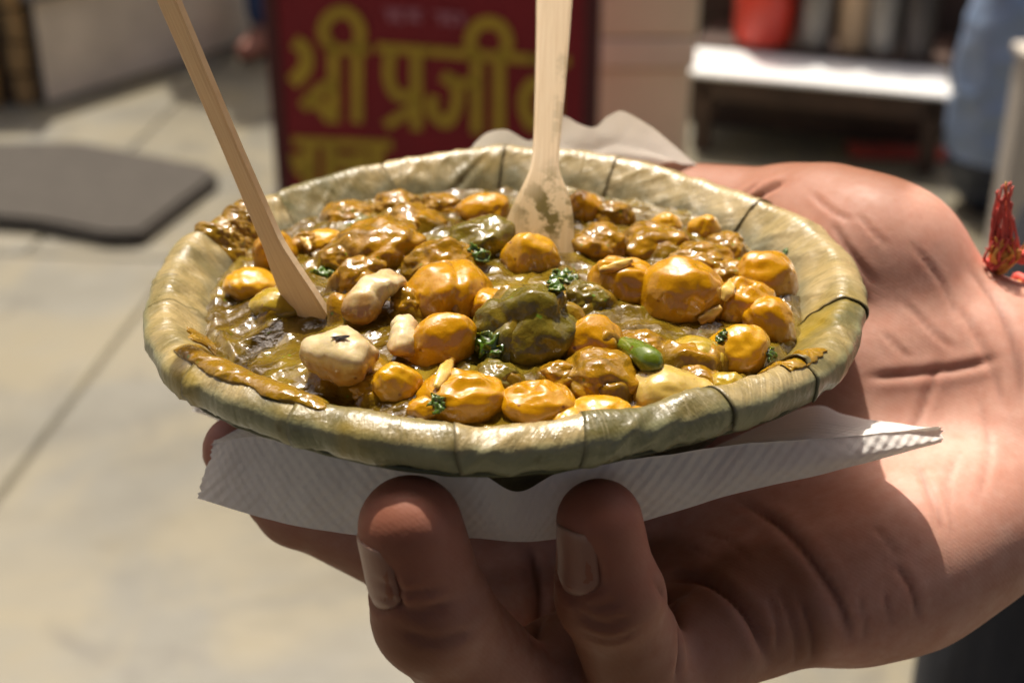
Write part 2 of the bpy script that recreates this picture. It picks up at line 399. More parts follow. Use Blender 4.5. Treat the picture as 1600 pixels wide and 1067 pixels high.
def strokes(name, lists, mat, width, zoom=lambda p: (p[0]/2.857+400, p[1]/2.857)):
    vs, fs = [], []
    for st_ in lists:
        wd = width
        if isinstance(st_[0], (int, float)): wd = st_[0]; st_ = st_[1:]
        P = catmull([zoom(p)+(0,) for p in st_], max(2, 9*(len(st_)-1))) if len(st_) > 2 else np.array([zoom(p)+(0,) for p in st_])
        Q = [onsign(p[0], p[1], .0) for p in P]; n = len(Q); base = len(vs)
        for i in range(n):
            t = (Q[min(i+1, n-1)]-Q[max(i-1, 0)]).normalized(); b = t.cross(sn).normalized()*wd/2
            ex = t*wd*.18*(-1 if i == 0 else 1 if i == n-1 else 0)
            for s_, o_ in ((-1, .0), (1, .0), (1, .002), (-1, .002)):
                vs.append(Q[i]+ex+b*s_-sn*.004+sn*(o_+.002))
        for i in range(n-1):
            for k in range(4):
                fs.append((base+i*4+k, base+i*4+(k+1) % 4, base+(i+1)*4+(k+1) % 4, base+(i+1)*4+k))
        fs += [(base, base+3, base+2, base+1), tuple(base+(n-1)*4+k for k in range(4))]
    o = mesh(name, vs, fs, mat, smooth=False); put(o, sg); return o
W_ = .021
SHRI = [[.026, (180, 195), (218, 225), (222, 300), (170, 365)], [(215, 475), (290, 400), (345, 385)], [(235, 445), (290, 480), (330, 530)],
        [(345, 225), (345, 540)], [(450, 225), (450, 540)], [(345, 228), (298, 150), (325, 82), (385, 55), (440, 85), (465, 150), (450, 228)], [.016, (320, 222), (500, 225)]]
PRA = [[.017, (545, 215), (780, 232)], [(715, 230), (715, 575)], [(600, 225), (592, 350), (630, 425), (715, 432)], [.018, (710, 480), (585, 558)]]
JI = [[.017, (770, 232), (1240, 268)], [(840, 345), (890, 380), (895, 470), (850, 548), (785, 500), (790, 440)], [(985, 262), (985, 590)], [(1085, 265), (1085, 595)], [.017, (880, 372), (985, 372)],
      [(985, 262), (955, 190), (985, 122), (1045, 103), (1100, 130), (1122, 200), (1088, 268)]]
VA = [[.017, (1230, 268), (1390, 278)], [(1330, 390), (1235, 375), (1195, 460), (1235, 560), (1330, 480)], [(1335, 275), (1335, 600)]]
for L in (SHRI, PRA, JI, VA): strokes('letter', L, yel, W_)
row2 = [[.017, (170, 632), (600, 650)], [(240, 640), (240, 850)], [(180, 700), (200, 760), (240, 770)], [(330, 650), (330, 850)], [(330, 740), (420, 720), (440, 800)], [(540, 650), (540, 850)], [(470, 690), (480, 760), (540, 770)]]
strokes('letter', row2, yel, .024)
row3 = [[.004, (570, 45), (740, 50)], [(600, 48), (600, 95)], [(640, 50), (625, 75), (650, 100)], [(690, 50), (690, 95)], [(720, 52), (700, 75), (730, 95)], [.004, (790, 60), (930, 68)], [(830, 62), (830, 105)], [(870, 65), (855, 85), (880, 110)], [(915, 66), (915, 108)]]
strokes('small_lettering', row3, pink, .009)
tag(sg, 'dark red sign board with large yellow Devanagari letters standing behind the bowl', 'sign')

# cream pillar right of the sign
pb = G(1000, 400); pl_ = atP(925, 150, pb, Vector((0, -1, 0))); pr_ = atP(1112, 100, pb, Vector((0, -1, 0)))
pil = empty('pillar', (pb.x, pb.y, FLOOR))
cream2 = plain('pillar_plaster', (.80, .70, .48), .55, .12, 4, bump=.002)
zb = atP(1000, 108, pb, Vector((0, -1, 0))).z; zt = atP(1000, 62, pb, Vector((0, -1, 0))).z
box('shaft', (pl_.x, pb.y, FLOOR), (pr_.x-.04, pb.y+.3, zb), cream2, pil, .012)
box('band', (pl_.x-.006, pb.y-.008, zb+.002), (pr_.x-.034, pb.y+.3, zt), plain('band_stone', (.80, .70, .52), .45, .1, 5), pil, .006)
box('upper_shaft', (pl_.x, pb.y, zt+.002), (pr_.x-.03, pb.y+.3, .9), cream2, pil, .012)
tag(pil, 'cream plastered pillar with a pale band between the sign and the bench', 'pillar')

# low bench with a bright steel top, and what stands on it
zbench = FLOOR+.215
bA, bB, bC, bD = atZ(1074, 112, zbench), atZ(1486, 150, zbench), atZ(1482, 108, zbench), atZ(1082, 74, zbench)
steel = (lambda m: (m.set(Base_Color=m.mix(m.noise(9, 4), (.80, .80, .79), (.92, .92, .90)), Roughness=.42, Metallic=.35), m.bump(m.noise(30, 3), .2, .002))[0].m)(M('bench_steel'))
brown = plain('bench_wood', (.055, .028, .018), .5, .35, 10)
bn = empty('bench', ((bA+bB+bC+bD)/4)); bn.location.z = FLOOR
def bslab(name, pts, z0, z1, mat, bev=.004):
    return put(slab_poly(name, pts, z0, z1, mat, bev), bn)
bslab('bench_top', [bA, bB, bC, bD], zbench-.012, zbench, steel)
dv = (bB-bA).normalized(); dn = Vector((-dv.y, dv.x, 0)).normalized()
E0, E1 = bA+dn*.012, bB+dn*.012
bslab('apron', [E0, E1, E1+dn*.02, E0+dn*.02], zbench-.075, zbench-.014, brown)
for P_ in (E0+dv*.02, E1-dv*.06, E0+dv*.02+dn*.30, E1-dv*.06+dn*.30):
    bslab('leg', [P_, P_+dv*.045, P_+dv*.045+dn*.045, P_+dn*.045], FLOOR, zbench-.016, brown)
back0, back1 = bD+dn*.004, bC+dn*.004
bslab('rear_shelf', [back0, back1, back1+dn*.30, back0+dn*.30], FLOOR, zbench+.012, brown)
tag(bn, 'low dark bench with a bright steel top across the lane', 'bench')
shelf_z = zbench+.0125
def vessel(name, u, v, wpx, h, mat, label, cat, squash=1.0):
    p = atZ(u, v, shelf_z); r = wpx/FPX*(p-CAM).length/2
    t = empty(name, p)
    lathe('body', [(0.0, .0), (r*.92, 0), (r*.98, h*.04), (r, h*.5), (r*.98, h*.92), (r*.9, h*.96), (r*.86, h*.93), (r*.86, h*.1), (0, h*.09)], mat, t, 32, p)
    lathe('rim', [(r*.9, h*.962), (r*1.05, h*.965), (r*1.07, h*.985), (r*1.03, h*1.0), (r*.9, h*.998), (r*.9, h*.962)], mat, t, 32, p)
    tag(t, label, cat); return t
redp = plain('red_plastic', (.55, .035, .015), .35, .15, 8); steel2 = plain('worn_steel', (.20, .185, .165), .4, .25, 9, .6); tan = plain('tan_clay', (.42, .29, .17), .7, .2, 9); dks = plain('dark_steel', (.07, .06, .055), .4, .3, 9, .5)
vessel('bucket', 1192, 64, 92, .33, redp, 'red plastic bucket on the shelf behind the bench', 'bucket')
vessel('canister', 1272, 73, 52, .34, steel2, 'grey steel canister just right of the red bucket', 'canister')
vessel('canister', 1330, 78, 44, .36, tan, 'tan canister between two steel canisters behind the bench', 'canister')
vessel('canister', 1376, 82, 52, .34, steel2, 'dull steel canister right of the tan one behind the bench', 'canister')
vessel('canister', 1432, 88, 50, .30, dks, 'dark steel canister nearest the blue sack at the shelf end', 'canister')
# dark stall wall behind the bench
wA, wB = back0+dn*.34-dv*.25, back1+dn*.34+dv*1.6
wl = slab_poly('stall_wall', [wA, wB, wB+dn*.08, wA+dn*.08], FLOOR, FLOOR+.75, plain('stall_boards', (.045, .022, .014), .6, .4, 7), .005)
tag(wl, 'dark brown stall wall behind the bench and its vessels', 'wall')
# box and cloth under the bench
p = G(1112, 205); q = G(1235, 212)
bx = empty('carton', ((p.x+q.x)/2, p.y+.2, FLOOR))
box('body', (p.x, p.y+.20, FLOOR+.002), (q.x, p.y+.42, FLOOR+.11), plain('pale_card', (.42, .38, .32), .8, .15, 8), bx, .004)
box('flap', (p.x-.004, p.y+.195, FLOOR+.112), (q.x+.004, p.y+.43, FLOOR+.118), plain('card_edge', (.34, .30, .25), .8, .15, 8), bx, .002)
tag(bx, 'pale flat carton pushed under the left end of the bench', 'carton')
p = G(1330, 250)
vs = []; 
for i in range(30):
    for j in range(10):
        x = i/29; y = j/9; vs.append(Vector((p.x+x*.34, p.y+y*.10-.03*x, FLOOR+.006+.028*math.sin(math.pi*y)*(.6+.5*nz((x*5, y*3, 0), 1)))))
o = mesh('cloth', vs, grid_faces(30, 10), plain('red_cloth', (.30, .035, .02), .85, .3, 20)); 
sm = o.modifiers.new('solid', 'SOLIDIFY'); sm.thickness = .004
tag(o, 'crumpled dark red cloth on the ground under the bench', 'cloth')

# ------------------------------------------------------------------ people standing further off (skin-grown figures)
def figure(verts, edges, name, mat, parent, sub=2):
    me = bpy.data.meshes.new(name); me.from_pydata([v[:3] for v in verts], edges, []); o = bpy.data.objects.new(name, me); COL.objects.link(o)
    sk = o.modifiers.new('skin', 'SKIN'); sk.use_smooth_shade = True
    for i, v in enumerate(verts):
        rr = v[3]; d = me.skin_vertices[0].data[i]; d.radius = rr if hasattr(rr, '__len__') else (rr, rr)
    me.skin_vertices[0].data[0].use_root = True
    ss = o.modifiers.new('sub', 'SUBSURF'); ss.levels = sub; ss.render_levels = sub
    me.materials.append(mat); put(o, parent); return o
def denim(name, c):
    m = M(name); wr = m.noise(14, 4, .6, stretch=(1, 1, .45))
    m.set(Base_Color=m.mix(m.noise(22, 5, .65), tuple(x*.6 for x in c), tuple(min(1, x*1.5) for x in c)), Roughness=.85)
    m.bump(wr, .8, .012); m.bump(m.noise(900, 2), .4, .001); return m.m
brown_skin = plain('brown_skin', (.26, .13, .08), .5, .15, 15)
def person(loc, face, trouser, shirt, shoe, scale, label, boot=.07):
    """face: heading angle; legs apart a little, arms down"""
    t = empty('person', (loc.x, loc.y, FLOOR)); c, s = math.cos(face), math.sin(face); k = scale
    def T(x, y, z, r): return (loc.x+(x*c-y*s)*k, loc.y+(x*s+y*c)*k, FLOOR+z*k, tuple(q*k for q in r) if hasattr(r, '__len__') else r*k)
    body = [T(0, 0, .98, .11), T(0, 0, 1.15, (.15, .11)), T(0, 0, 1.36, (.18, .11)), T(0, 0, 1.47, (.07, .06)), T(0, .02, 1.56, (.06, .065)), T(0, .03, 1.66, (.08, .10)), T(0, .02, 1.75, (.055, .07)),
            T(.21, 0, 1.40, .055), T(.25, .0, 1.12, .042), T(.25, .08, .87, .03), T(.25, .11, .76, .028), T(-.21, 0, 1.40, .055), T(-.25, 0, 1.12, .042), T(-.25, .08, .87, .03), T(-.25, .11, .76, .028),
            T(.10, 0, .9, .09), T(.11, .02, .5, .058), T(.11, -.02, .10, .042), T(.12, .10, .035, .034), T(-.10, 0, .9, .09), T(-.11, .02, .5, .058), T(-.11, -.02, .10, .042), T(-.12, .10, .035, .034)]
    ed = [(0, 1), (1, 2), (2, 3), (3, 4), (4, 5), (5, 6), (2, 7), (7, 8), (8, 9), (9, 10), (2, 11), (11, 12), (12, 13), (13, 14), (0, 15), (15, 16), (16, 17), (17, 18), (0, 19), (19, 20), (20, 21), (21, 22)]
    figure(body, ed, 'body', brown_skin, t)
    tr = [T(0, 0, .98, (.165, .125)), T(.105, 0, .82, .105), T(.115, .02, .5, .085), T(.12, -.01, .25, .078), T(.12, -.01, boot, .076), T(-.105, 0, .82, .105), T(-.115, .02, .5, .085), T(-.12, -.01, .25, .078), T(-.12, -.01, boot, .076)]
    figure(tr, [(0, 1), (1, 2), (2, 3), (3, 4), (0, 5), (5, 6), (6, 7), (7, 8)], 'trousers', trouser, t)
    sh = [T(0, 0, .96, (.17, .13)), T(0, 0, 1.15, (.175, .13)), T(0, 0, 1.36, (.19, .125)), T(0, 0, 1.46, (.09, .075)), T(.21, 0, 1.40, .072), T(.245, 0, 1.2, .06), T(-.21, 0, 1.40, .072), T(-.245, 0, 1.2, .06)]
    figure(sh, [(0, 1), (1, 2), (2, 3), (2, 4), (4, 5), (2, 6), (6, 7)], 'shirt', shirt, t)
    for sx_ in (1, -1):
        a = [T(.12*sx_, -.03, .05, .05), T(.12*sx_, .05, .045, .048), T(.125*sx_, .15, .035, .036), T(.125*sx_, .20, .03, .026), T(.12*sx_, -.02, boot, .062)]
        figure(a, [(0, 1), (1, 2), (2, 3), (0, 4)], 'shoe', shoe, t)
    hr = [T(0, .0, 1.70, (.085, .095)), T(0, .01, 1.765, (.075, .085))]
    figure(hr, [(0, 1)], 'hair', wood_d, t)
    tag(t, label, 'person'); return t
person(G(372, 74), R_(160), denim('blue_cotton', (.035, .065, .15)), plain('white_shirt', (.6, .6, .58), .8), plain('sandal_leather', (.34, .13, .08), .6), .95, 'person far down the lane in dark blue trousers and reddish sandals')
sk_ = G(1550, 325); sack = empty('sack', sk_)
def bag(name, z0, z1, mat, seed, nz_=60):
    vs = []
    for i in range(96):
        th = 2*math.pi*i/96
        for j in range(nz_):
            z = z0+(z1-z0)*j/(nz_-1); r = np.interp(z, [0, .012, .04, .10, .20, .32, .45, .58, .66, .70], [.02, .075, .10, .122, .134, .136, .128, .10, .04, .03])
            q = Vector((math.cos(th)*r, math.sin(th)*r, z))
            cr_ = abs(noise.noise(q*9+Vector((seed, 0, 0))))*.022+noise.noise(q*26+Vector((0, seed, 0)))*.006
            vs.append((sk_.x+math.cos(th)*(r-cr_), sk_.y+math.sin(th)*(r-cr_), FLOOR+z+.003))
    o = mesh(name, vs, grid_faces(96, nz_, True), mat); put(o, sack); return o
bag('sack_bottom', 0, .135, (lambda m: (m.set(Base_Color=m.mix(m.noise(20, 4), (.010, .016, .030), (.02, .03, .055)), Roughness=.5), m.p)[0].m)(M('navy_plastic')), 1, 30)
bag('sack_body', .1352, .70, (lambda m: (m.set(Base_Color=m.mix(m.noise(12, 4), (.13, .22, .40), (.30, .38, .50)), Roughness=.32), m.bump(m.noise(60, 4), .5, .006))[0].m)(M('blue_plastic')), 1)
tag(sack, 'tall blue plastic sack with crinkled sides and a navy bottom at the right', 'sack')
# pale post in front of the jeans
pp = G(1600, 560)
pt = empty('post', (pp.x, pp.y, FLOOR)); pm = plain('pale_post', (.50, .45, .38), .6, .1, 5)
x0 = atP(1580, 250, pp, Vector((0, -1, 0))).x
ztop = atP(1590, 82, pp, Vector((0, -1, 0))).z
box('shaft', (x0, pp.y, FLOOR), (x0+.07, pp.y+.07, ztop-.02), pm, pt, .01); box('cap', (x0-.006, pp.y-.006, ztop-.018), (x0+.076, pp.y+.076, ztop), pm, pt, .006)
box('base', (x0-.02, pp.y-.02, FLOOR), (x0+.09, pp.y+.09, FLOOR+.03), pm, pt, .006)
tag(pt, 'pale square post at the right edge in front of the blue sack', 'post')
# unseen tall wall put in past the lane to block sky glare on gravy
fw_ = empty('added_building', (0, 10.5, FLOOR)); fp = plain('lane_plaster', (.40, .33, .23), .8, .2, 2, bump=.004); fd = plain('window_shutter', (.10, .07, .045), .6, .3, 6)
box('wall', (-11, 10.5, FLOOR), (11, 14.5, FLOOR+9.5), fp, fw_)
for fl in range(3):
    for c_ in range(8):
        xw = -9.6+2.6*c_; zw = FLOOR+.9+3.0*fl
        box('window', (xw, 10.44, zw), (xw+1.1, 10.498, zw+1.5), fd, fw_, .01)
    box('cornice', (-11.1, 10.38, FLOOR+2.85+3.0*fl), (11.1, 10.497, FLOOR+3.0+3.0*fl), fp, fw_, .02)
tag(fw_, 'three storey plastered building with dark shutters put in out of view to block sky glare on the gravy', 'added_building')

# canvas awning put in unseen overhead to cut sky glare on the gravy: bars, cloth, scalloped valance, two poles
aw = empty('added_awning', (0, -.7, FLOOR)); ac = plain('awning_canvas', (.16, .11, .07), .85, .2, 6, bump=.003); ab = plain('awning_bar', (.10, .10, .10), .5, .2, 9, .5)
vs = []
for i in range(40):
    for j in range(24):
        x = -2.2+4.6*i/39; y = -2.3+2.42*j/23
        vs.append((x, y, FLOOR+2.35-.16*j/23-.05*math.sin(math.pi*j/23)*(.6+.4*math.cos(i*.9))))
o = mesh('cloth', vs, grid_faces(40, 24), ac); sm = o.modifiers.new('t', 'SOLIDIFY'); sm.thickness = .003; put(o, aw)
vs = []
for i in range(120):
    x = -2.2+4.6*i/119; dz = .14+.04*abs(math.sin(x*9))
    vs += [(x, .125, FLOOR+2.19), (x, .13+.01*math.sin(x*14), FLOOR+2.19-dz)]
o = mesh('valance', vs, grid_faces(120, 2), ac); sm = o.modifiers.new('t', 'SOLIDIFY'); sm.thickness = .003; put(o, aw)
for y_ in (-2.3, .115): box('bar', (-2.25, y_-.012, FLOOR+(2.36 if y_ < 0 else 2.20)), (2.45, y_+.012, FLOOR+(2.385 if y_ < 0 else 2.225)), ab, aw)
for x_ in (-2.2, 2.4):
    for y_ in (-2.3, .115): box('pole', (x_-.014, y_-.014, FLOOR), (x_+.014, y_+.014, FLOOR+(2.36 if y_ < 0 else 2.198)), ab, aw)
tag(aw, 'brown canvas awning on thin poles, put in out of view to block sky glare', 'added_awning')
# ------------------------------------------------------------------ the leaf bowl
PROF = [(.0738, -.0072), (.0745, -.0054), (.0747, -.0040), (.0745, -.0024), (.0737, -.0014), (.0723, -.0006), (.0706, 0.0), (.0689, -.0003), (.0668, -.0019), (.0640, -.0043), (.0612, -.0075), (.0580, -.0120), (.0545, -.0180)]
_pd = np.concatenate([[0], np.cumsum([math.dist(PROF[i], PROF[i+1]) for i in range(len(PROF)-1)])])
_pf = catmull([(a, b, 0) for a, b in PROF], 240); _ps = np.concatenate([[0], np.cumsum(np.hypot(*np.diff(_pf[:, :2], axis=0).T))])
def prof(s):                    # s in metres from the ragged outer hem to deep inside
    return float(np.interp(s, _ps, _pf[:, 0])), float(np.interp(s, _ps, _pf[:, 1]))
def pnorm(s):
    a = prof(max(0, s-.0006)); b = prof(min(_ps[-1], s+.0006)); t = Vector((b[0]-a[0], b[1]-a[1])).normalized()
    return (t.y*-1*-1, -t.x) if False else (-t.y*-1, -t.x)  # outward (up / out)
def warp(th):                   # the bowl is hand pressed: not quite round, not quite flat
    return .0007*math.sin(2*th+.6)+.0009*math.sin(3*th+1.9)+.0005*math.sin(7*th), .0011*math.sin(2*th-1.1)+.0007*math.sin(5*th+.4)
def rim_pt(th, s, off=0.0):
    r, z = prof(s); nr, nzv = pnorm(s); dr, dz = warp(th)
    k = min(1, max(0, 1-s/.045)) if False else 1.0
    # crinkles running across the band, strongest on its upper face
    q = (math.cos(th)*.07, math.sin(th)*.07, 0)
    wv = noise.noise(Vector((th*7, s*60, 3.1)))*.0009+noise.noise(Vector((th*17+s*210, s*150, 7.7)))*.00028+.00045*max(0, noise.noise(Vector((th*26-s*420, s*90, 5.7)))-.15)*2+noise.noise(Vector((th*60+s*300, s*420, 1.7)))*.00016
    o = off+wv
    R = r+dr+nr*o
    return Vector((R*math.cos(th), R*math.sin(th), z+dz+nzv*o))
bowl = empty('leaf_bowl', (0, 0, -.046))
seam_px = [(1342, 466), (1170, 326), (975, 250), (785, 231), (590, 250), (412, 303), (285, 365), (224, 470), (268, 590), (420, 672), (685, 728), (942, 716), (1205, 680), (1335, 588)]
seam_th = [math.atan2(p.y, p.x) for p in (atZ(u, v, -.001) for u, v in seam_px)]
loose = seam_th[-1] % (2*math.pi); seam_th = sorted(t % (2*math.pi) for t in seam_th); k_loose = seam_th.index(loose)
K = len(seam_th); NS = 46; smax = _ps[-1]
stain_c = [(math.atan2(-.045, -.055) % (2*math.pi), .38), (math.atan2(-.062, -.030) % (2*math.pi), .25), (math.atan2(-.025, .068) % (2*math.pi), .25)]
for k in range(K):
    a0 = seam_th[k]; a1 = seam_th[(k+1) % K]
    if a1 <= a0: a1 += 2*math.pi
    ov = .055; wetv = []; sk0 = random.uniform(-.10, .10); sk1 = random.uniform(-.1, .1)
    if k == 0: sk_first = sk0
    NT = max(24, int((a1-a0)/.011)); vs = []; uvs = []; lip = []; seam = []; stn = []
    ragged = random.uniform(0, 99)
    for i in range(NT):
        t = i/(NT-1)
        for j in range(NS):
            x = j/(NS-1)
            s = x*smax
            if x < .06: s = .06*smax-(.06-x)*smax*(.75+.5*noise.noise(Vector((a0*5+t*6, ragged, 0)))+.2*noise.noise(Vector((t*22, ragged, 3)))); s = max(0, s)
            sh = (x-.45)*sk0*(1-t)
            th = a0+(a1+ov-a0)*t+sh*.9
            edge = math.exp(-(t*(a1-a0+ov)/.030)**2)           # the free edge lies over its neighbour
            lift = .00028*edge-.0010*max(0, (t-1+ov/(a1-a0+ov)))*(a1-a0+ov)/ov
            if k == k_loose: lift += .0011*edge*(x > .25)
            vs.append(rim_pt(th, s, lift)); uvs.append((th*.07, s))
            r_, z_ = prof(s)
            lp = np.clip((.0066-s)/.002+.6*noise.noise(Vector((th*14, s*200, 5))), 0, 1); lip.append(float(lp)*.9)
            dth = t*(a1+ov-a0)*.07
            wetv.append(float(np.clip((s-.0165+.003*noise.noise(Vector((th*12, 0, 3)))+.002*math.sin(th))/.004, 0, 1))*.9)
            seam.append(float(np.clip(1-dth/(.00012+.00012*noise.noise(Vector((s*300, k, 0)))), 0, 1)))
            stn.append(float(np.clip(max(1-abs((th-c+math.pi) % (2*math.pi)-math.pi)/w_ for c, w_ in stain_c), 0, 1)))
    o = mesh('leaf', vs, grid_faces(NT, NS), leaf_mat, uvs=uvs); put(o, bowl)
    attr(o, 'lip', lip); attr(o, 'seam', seam); attr(o, 'stain', stn); attr(o, 'wet', wetv)
    sm = o.modifiers.new('thick', 'SOLIDIFY'); sm.thickness = .00028; sm.offset = -1
# ragged under-leaf below the lip, then the bowl wall down to the base
vs = []; uvs = []
for i in range(240):
    th = 2*math.pi*i/240
    for j in range(30):
        x = j/29; dr, dz = warp(th)
        P_ = [(.0710, -.0062), (.0727, -.0080), (.0695, -.0098), (.0620, -.0140), (.0545, -.0215), (.0455, -.0330), (.0330, -.0435), (.0200, -.0458), (0.0005, -.046)]
        if i == 0 and j == 0: UP = catmull([(a, b, 0) for a, b in P_], 30)
        r, z = UP[j][0], UP[j][1]
        rg = noise.noise(Vector((th*22, 0, 4)))*.0010+noise.noise(Vector((th*60, 0, 9)))*.0006
        r += dr+(rg if 1 < j < 9 else 0)+noise.noise(Vector((th*16, x*6, 2)))*.0006; z += dz*(1-x)+(rg*.6 if j < 9 else 0)
        vs.append((r*math.cos(th), r*math.sin(th), z)); uvs.append((th*.07, x*.08))
o = mesh('underside', vs, grid_faces(240, 30, True), shell_mat, uvs=uvs); put(o, bowl)
tag(bowl, 'round bowl of pressed dry leaves, tan rolled rim, full of chickpea curry', 'bowl')

# ------------------------------------------------------------------ the curry
ZG = -.0054
def base_h(x, y):
    r = np.hypot(x, y)
    return ZG+.0052*np.clip(1-(r/.058)**2, 0, 1)
SC = lambda p: FPX/((p-CAM).dot(Vector((0, math.cos(PITCH), -math.sin(PITCH)))))
# kind, u, v, width px, height px, roll deg, gravy cover (m, negative = bare), depth ratio, label
ITEMS = [
 ('orange', 757, 332, 76, 58, 0, -.0035, .9, 'orange chickpea against the back wall just left of the flat spoon blade'),
 ('orange', 914, 333, 56, 60, 10, -.0035, .9, 'orange chickpea half hidden behind the right edge of the spoon blade'),
 ('brown', 958, 340, 54, 48, 0, -.0012, .9, 'gravy coated chickpea at the back, right of the spoon, against the wall'),
 ('orange', 430, 402, 66, 72, 0, -.004, .9, 'orange chickpea tucked behind the left wooden fork'),
 ('yellow', 396, 447, 80, 52, -8, -.0035, .9, 'yellow chickpea by the left rim under the left fork'),
 ('olive', 440, 478, 84, 42, -5, -.0018, .8, 'small olive chickpea sunk in gravy at the foot of the left fork'),
 ('yellow', 506, 378, 58, 38, 0, -.002, .9, 'yellow chickpea just right of the left fork near the back'),
 ('brown', 478, 385, 46, 40, 20, -.0012, .9, 'small brown lump touching the right edge of the left fork'),
 ('brown', 590, 392, 130, 92, 12, .0006, .95, 'large gravy coated lump left of centre near the back'),
 ('brown', 650, 352, 90, 60, -10, .0008, .9, 'gravy coated lump behind the big left lump'),
 ('brown', 560, 440, 80, 70, 30, .0010, .9, 'coated lump behind the tall pale potato piece'),
 ('brown', 690, 415, 104, 78, 8, .0005, .9, 'coated chickpea just behind the big cleft one'),
 ('orange2', 700, 462, 124, 102, 6, -.0055, .95, 'big cleft chickpea with two clear halves left of centre'),
 ('bright', 829, 408, 80, 78, 0, -.006, .9, 'bright yellow chickpea standing in front of the spoon blade'),
 ('orange', 975, 450, 104, 98, -12, -.005, .85, 'broken orange chickpea with a jagged top right of the spoon'),
 ('orange', 1062, 472, 124, 128, 8, -.008, .85, 'biggest orange chickpea right of centre with a peeling skin flap'),
 ('brown2', 1158, 482, 100, 92, 25, -.006, .85, 'brown chickpea with torn pale skin right of the biggest one'),
 ('orange', 1192, 442, 98, 88, 18, -.006, .85, 'orange chickpea touching the right wall of the bowl'),
 ('orange3', 1203, 510, 70, 84, 20, -.005, .9, 'dull orange chickpea low against the right wall'),
 ('yellow', 1150, 553, 98, 76, 28, -.0055, .85, 'smooth yellow chickpea tilted beside the right front rim'),
 ('green', 1135, 606, 54, 46, 0, -.003, .9, 'small yellow green chickpea at the right front rim'),
 ('pale', 1043, 616, 112, 82, -6, -.006, .85, 'pale cream chickpea with a pointed beak and black dot at the front rim'),
 ('orange', 924, 545, 92, 94, 0, -.0055, .8, 'pointed orange chickpea right of the green lump'),
 ('brown', 945, 592, 122, 78, -8, -.0012, .85, 'brown gravy coated chickpea in front of the pointed orange one'),
 ('pale2', 937, 648, 88, 48, 0, -.003, .85, 'flat yellow chickpea low at the front rim'),
 ('orange', 840, 634, 106, 76, 0, -.006, .85, 'orange chickpea with a small peak at the middle of the front rim'),
 ('orange', 724, 622, 122, 86, 4, -.006, .85, 'orange chickpea with torn top skin at the left of the front rim'),
 ('orange', 686, 549, 90, 116, -34, -.0065, .75, 'long orange chickpea standing diagonally above the front ones'),
 ('yellow', 620, 608, 72, 78, 10, -.005, .85, 'yellow chickpea with a black speck beside the white potato lump'),
 ('chutney', 826, 522, 158, 140, 0, .0008, .9, 'large round lump in green chutney at the centre of the bowl'),
 ('chutney', 748, 385, 100, 80, 24, .0008, .9, 'green coated lump behind the centre, left of the spoon'),
 ('brown', 936, 385, 80, 62, 0, .0006, .9, 'coated lump at the right foot of the spoon blade'),
 ('brown', 1020, 385, 104, 56, 5, .0010, .9, 'glossy coated lump right of the spoon toward the back'),
 ('yellow', 1100, 362, 46, 46, 0, -.003, .9, 'small yellow chickpea at the right back wall'),
 ('yellow', 1040, 352, 46, 34, 0, -.0022, .9, 'tiny yellow chickpea top showing at the back right'),
 ('brown', 1132, 390, 64, 48, 12, -.0006, .9, 'brown chickpea against the right back wall below the small yellow one'),
 ('brown', 1095, 412, 90, 60, 0, .0004, .9, 'coated chickpea behind the biggest orange one'),
 ('brown', 620, 322, 70, 36, 0, .0002, .9, 'sunken lump at the back wall left of the orange chickpea'),
 ('brown', 690, 322, 60, 34, 0, .0005, .9, 'small coated lump beside the orange chickpea at the back'),
 ('olive', 1085, 560, 90, 62, 0, .0002, .9, 'sunken brown olive lump left of the tilted yellow chickpea'),
 ('chutney', 915, 470, 70, 56, 0, .0006, .9, 'olive coated lump below the spoon tip'),
 ('brown', 545, 338, 74, 40, 0, -.001, .9, 'low brown lump along the back left wall behind the green leaf'),
 ('brown', 535, 405, 60, 46, 0, -.001, .9, 'brown lump between the left fork and the large coated lump'),
 ('brown', 1000, 545, 74, 52, 0, -.001, .9, 'brown lump under the green chili piece'),
 ('brown', 1092, 595, 66, 46, 0, -.001, .9, 'brown lump between the pale chickpea and the tilted yellow one'),
 ('chutney', 775, 590, 66, 50, 0, -.001, .9, 'small greenish lump in front of the big central green one'),
 ('brown', 584, 606, 60, 44, 0, -.001, .9, 'brown lump just below the black spotted potato'),
 ('brown', 872, 590, 60, 46, 0, -.001, .9, 'brown lump wedged behind the two front orange chickpeas'),
 ('brown', 640, 480, 56, 54, 0, -.001, .9, 'brown lump between the bent potato and the cleft chickpea'),
 ('brown', 1135, 430, 64, 48, 0, -.001, .9, 'brown lump between the biggest orange chickpea and the right wall one'),
 ('orange', 760, 478, 62, 50, 10, -.002, .9, 'small orange chickpea half sunk between the cleft one and the green lump'),
 ('yellow', 888, 655, 50, 36, 0, -.002, .9, 'yellow chickpea edge peeping out at the middle of the front rim'),
 ('orange', 1000, 655, 56, 36, 0, -.002, .9, 'orange chickpea edge low at the front rim under the pale beaked one'),
 ('orange', 664, 640, 52, 40, 0, -.002, .9, 'small orange chickpea at the front rim left of the torn one'),
]
MATS = {'orange': pea_orange, 'orange2': pea_orange, 'orange3': pea_orange, 'bright': pea_yellow, 'yellow': pea_yellow, 'pale': pea_pale, 'pale2': pea_yellow, 'green': pea_olive, 'brown': pea_brown, 'brown2': pea_orange, 'olive': pea_olive, 'chutney': pea_green}
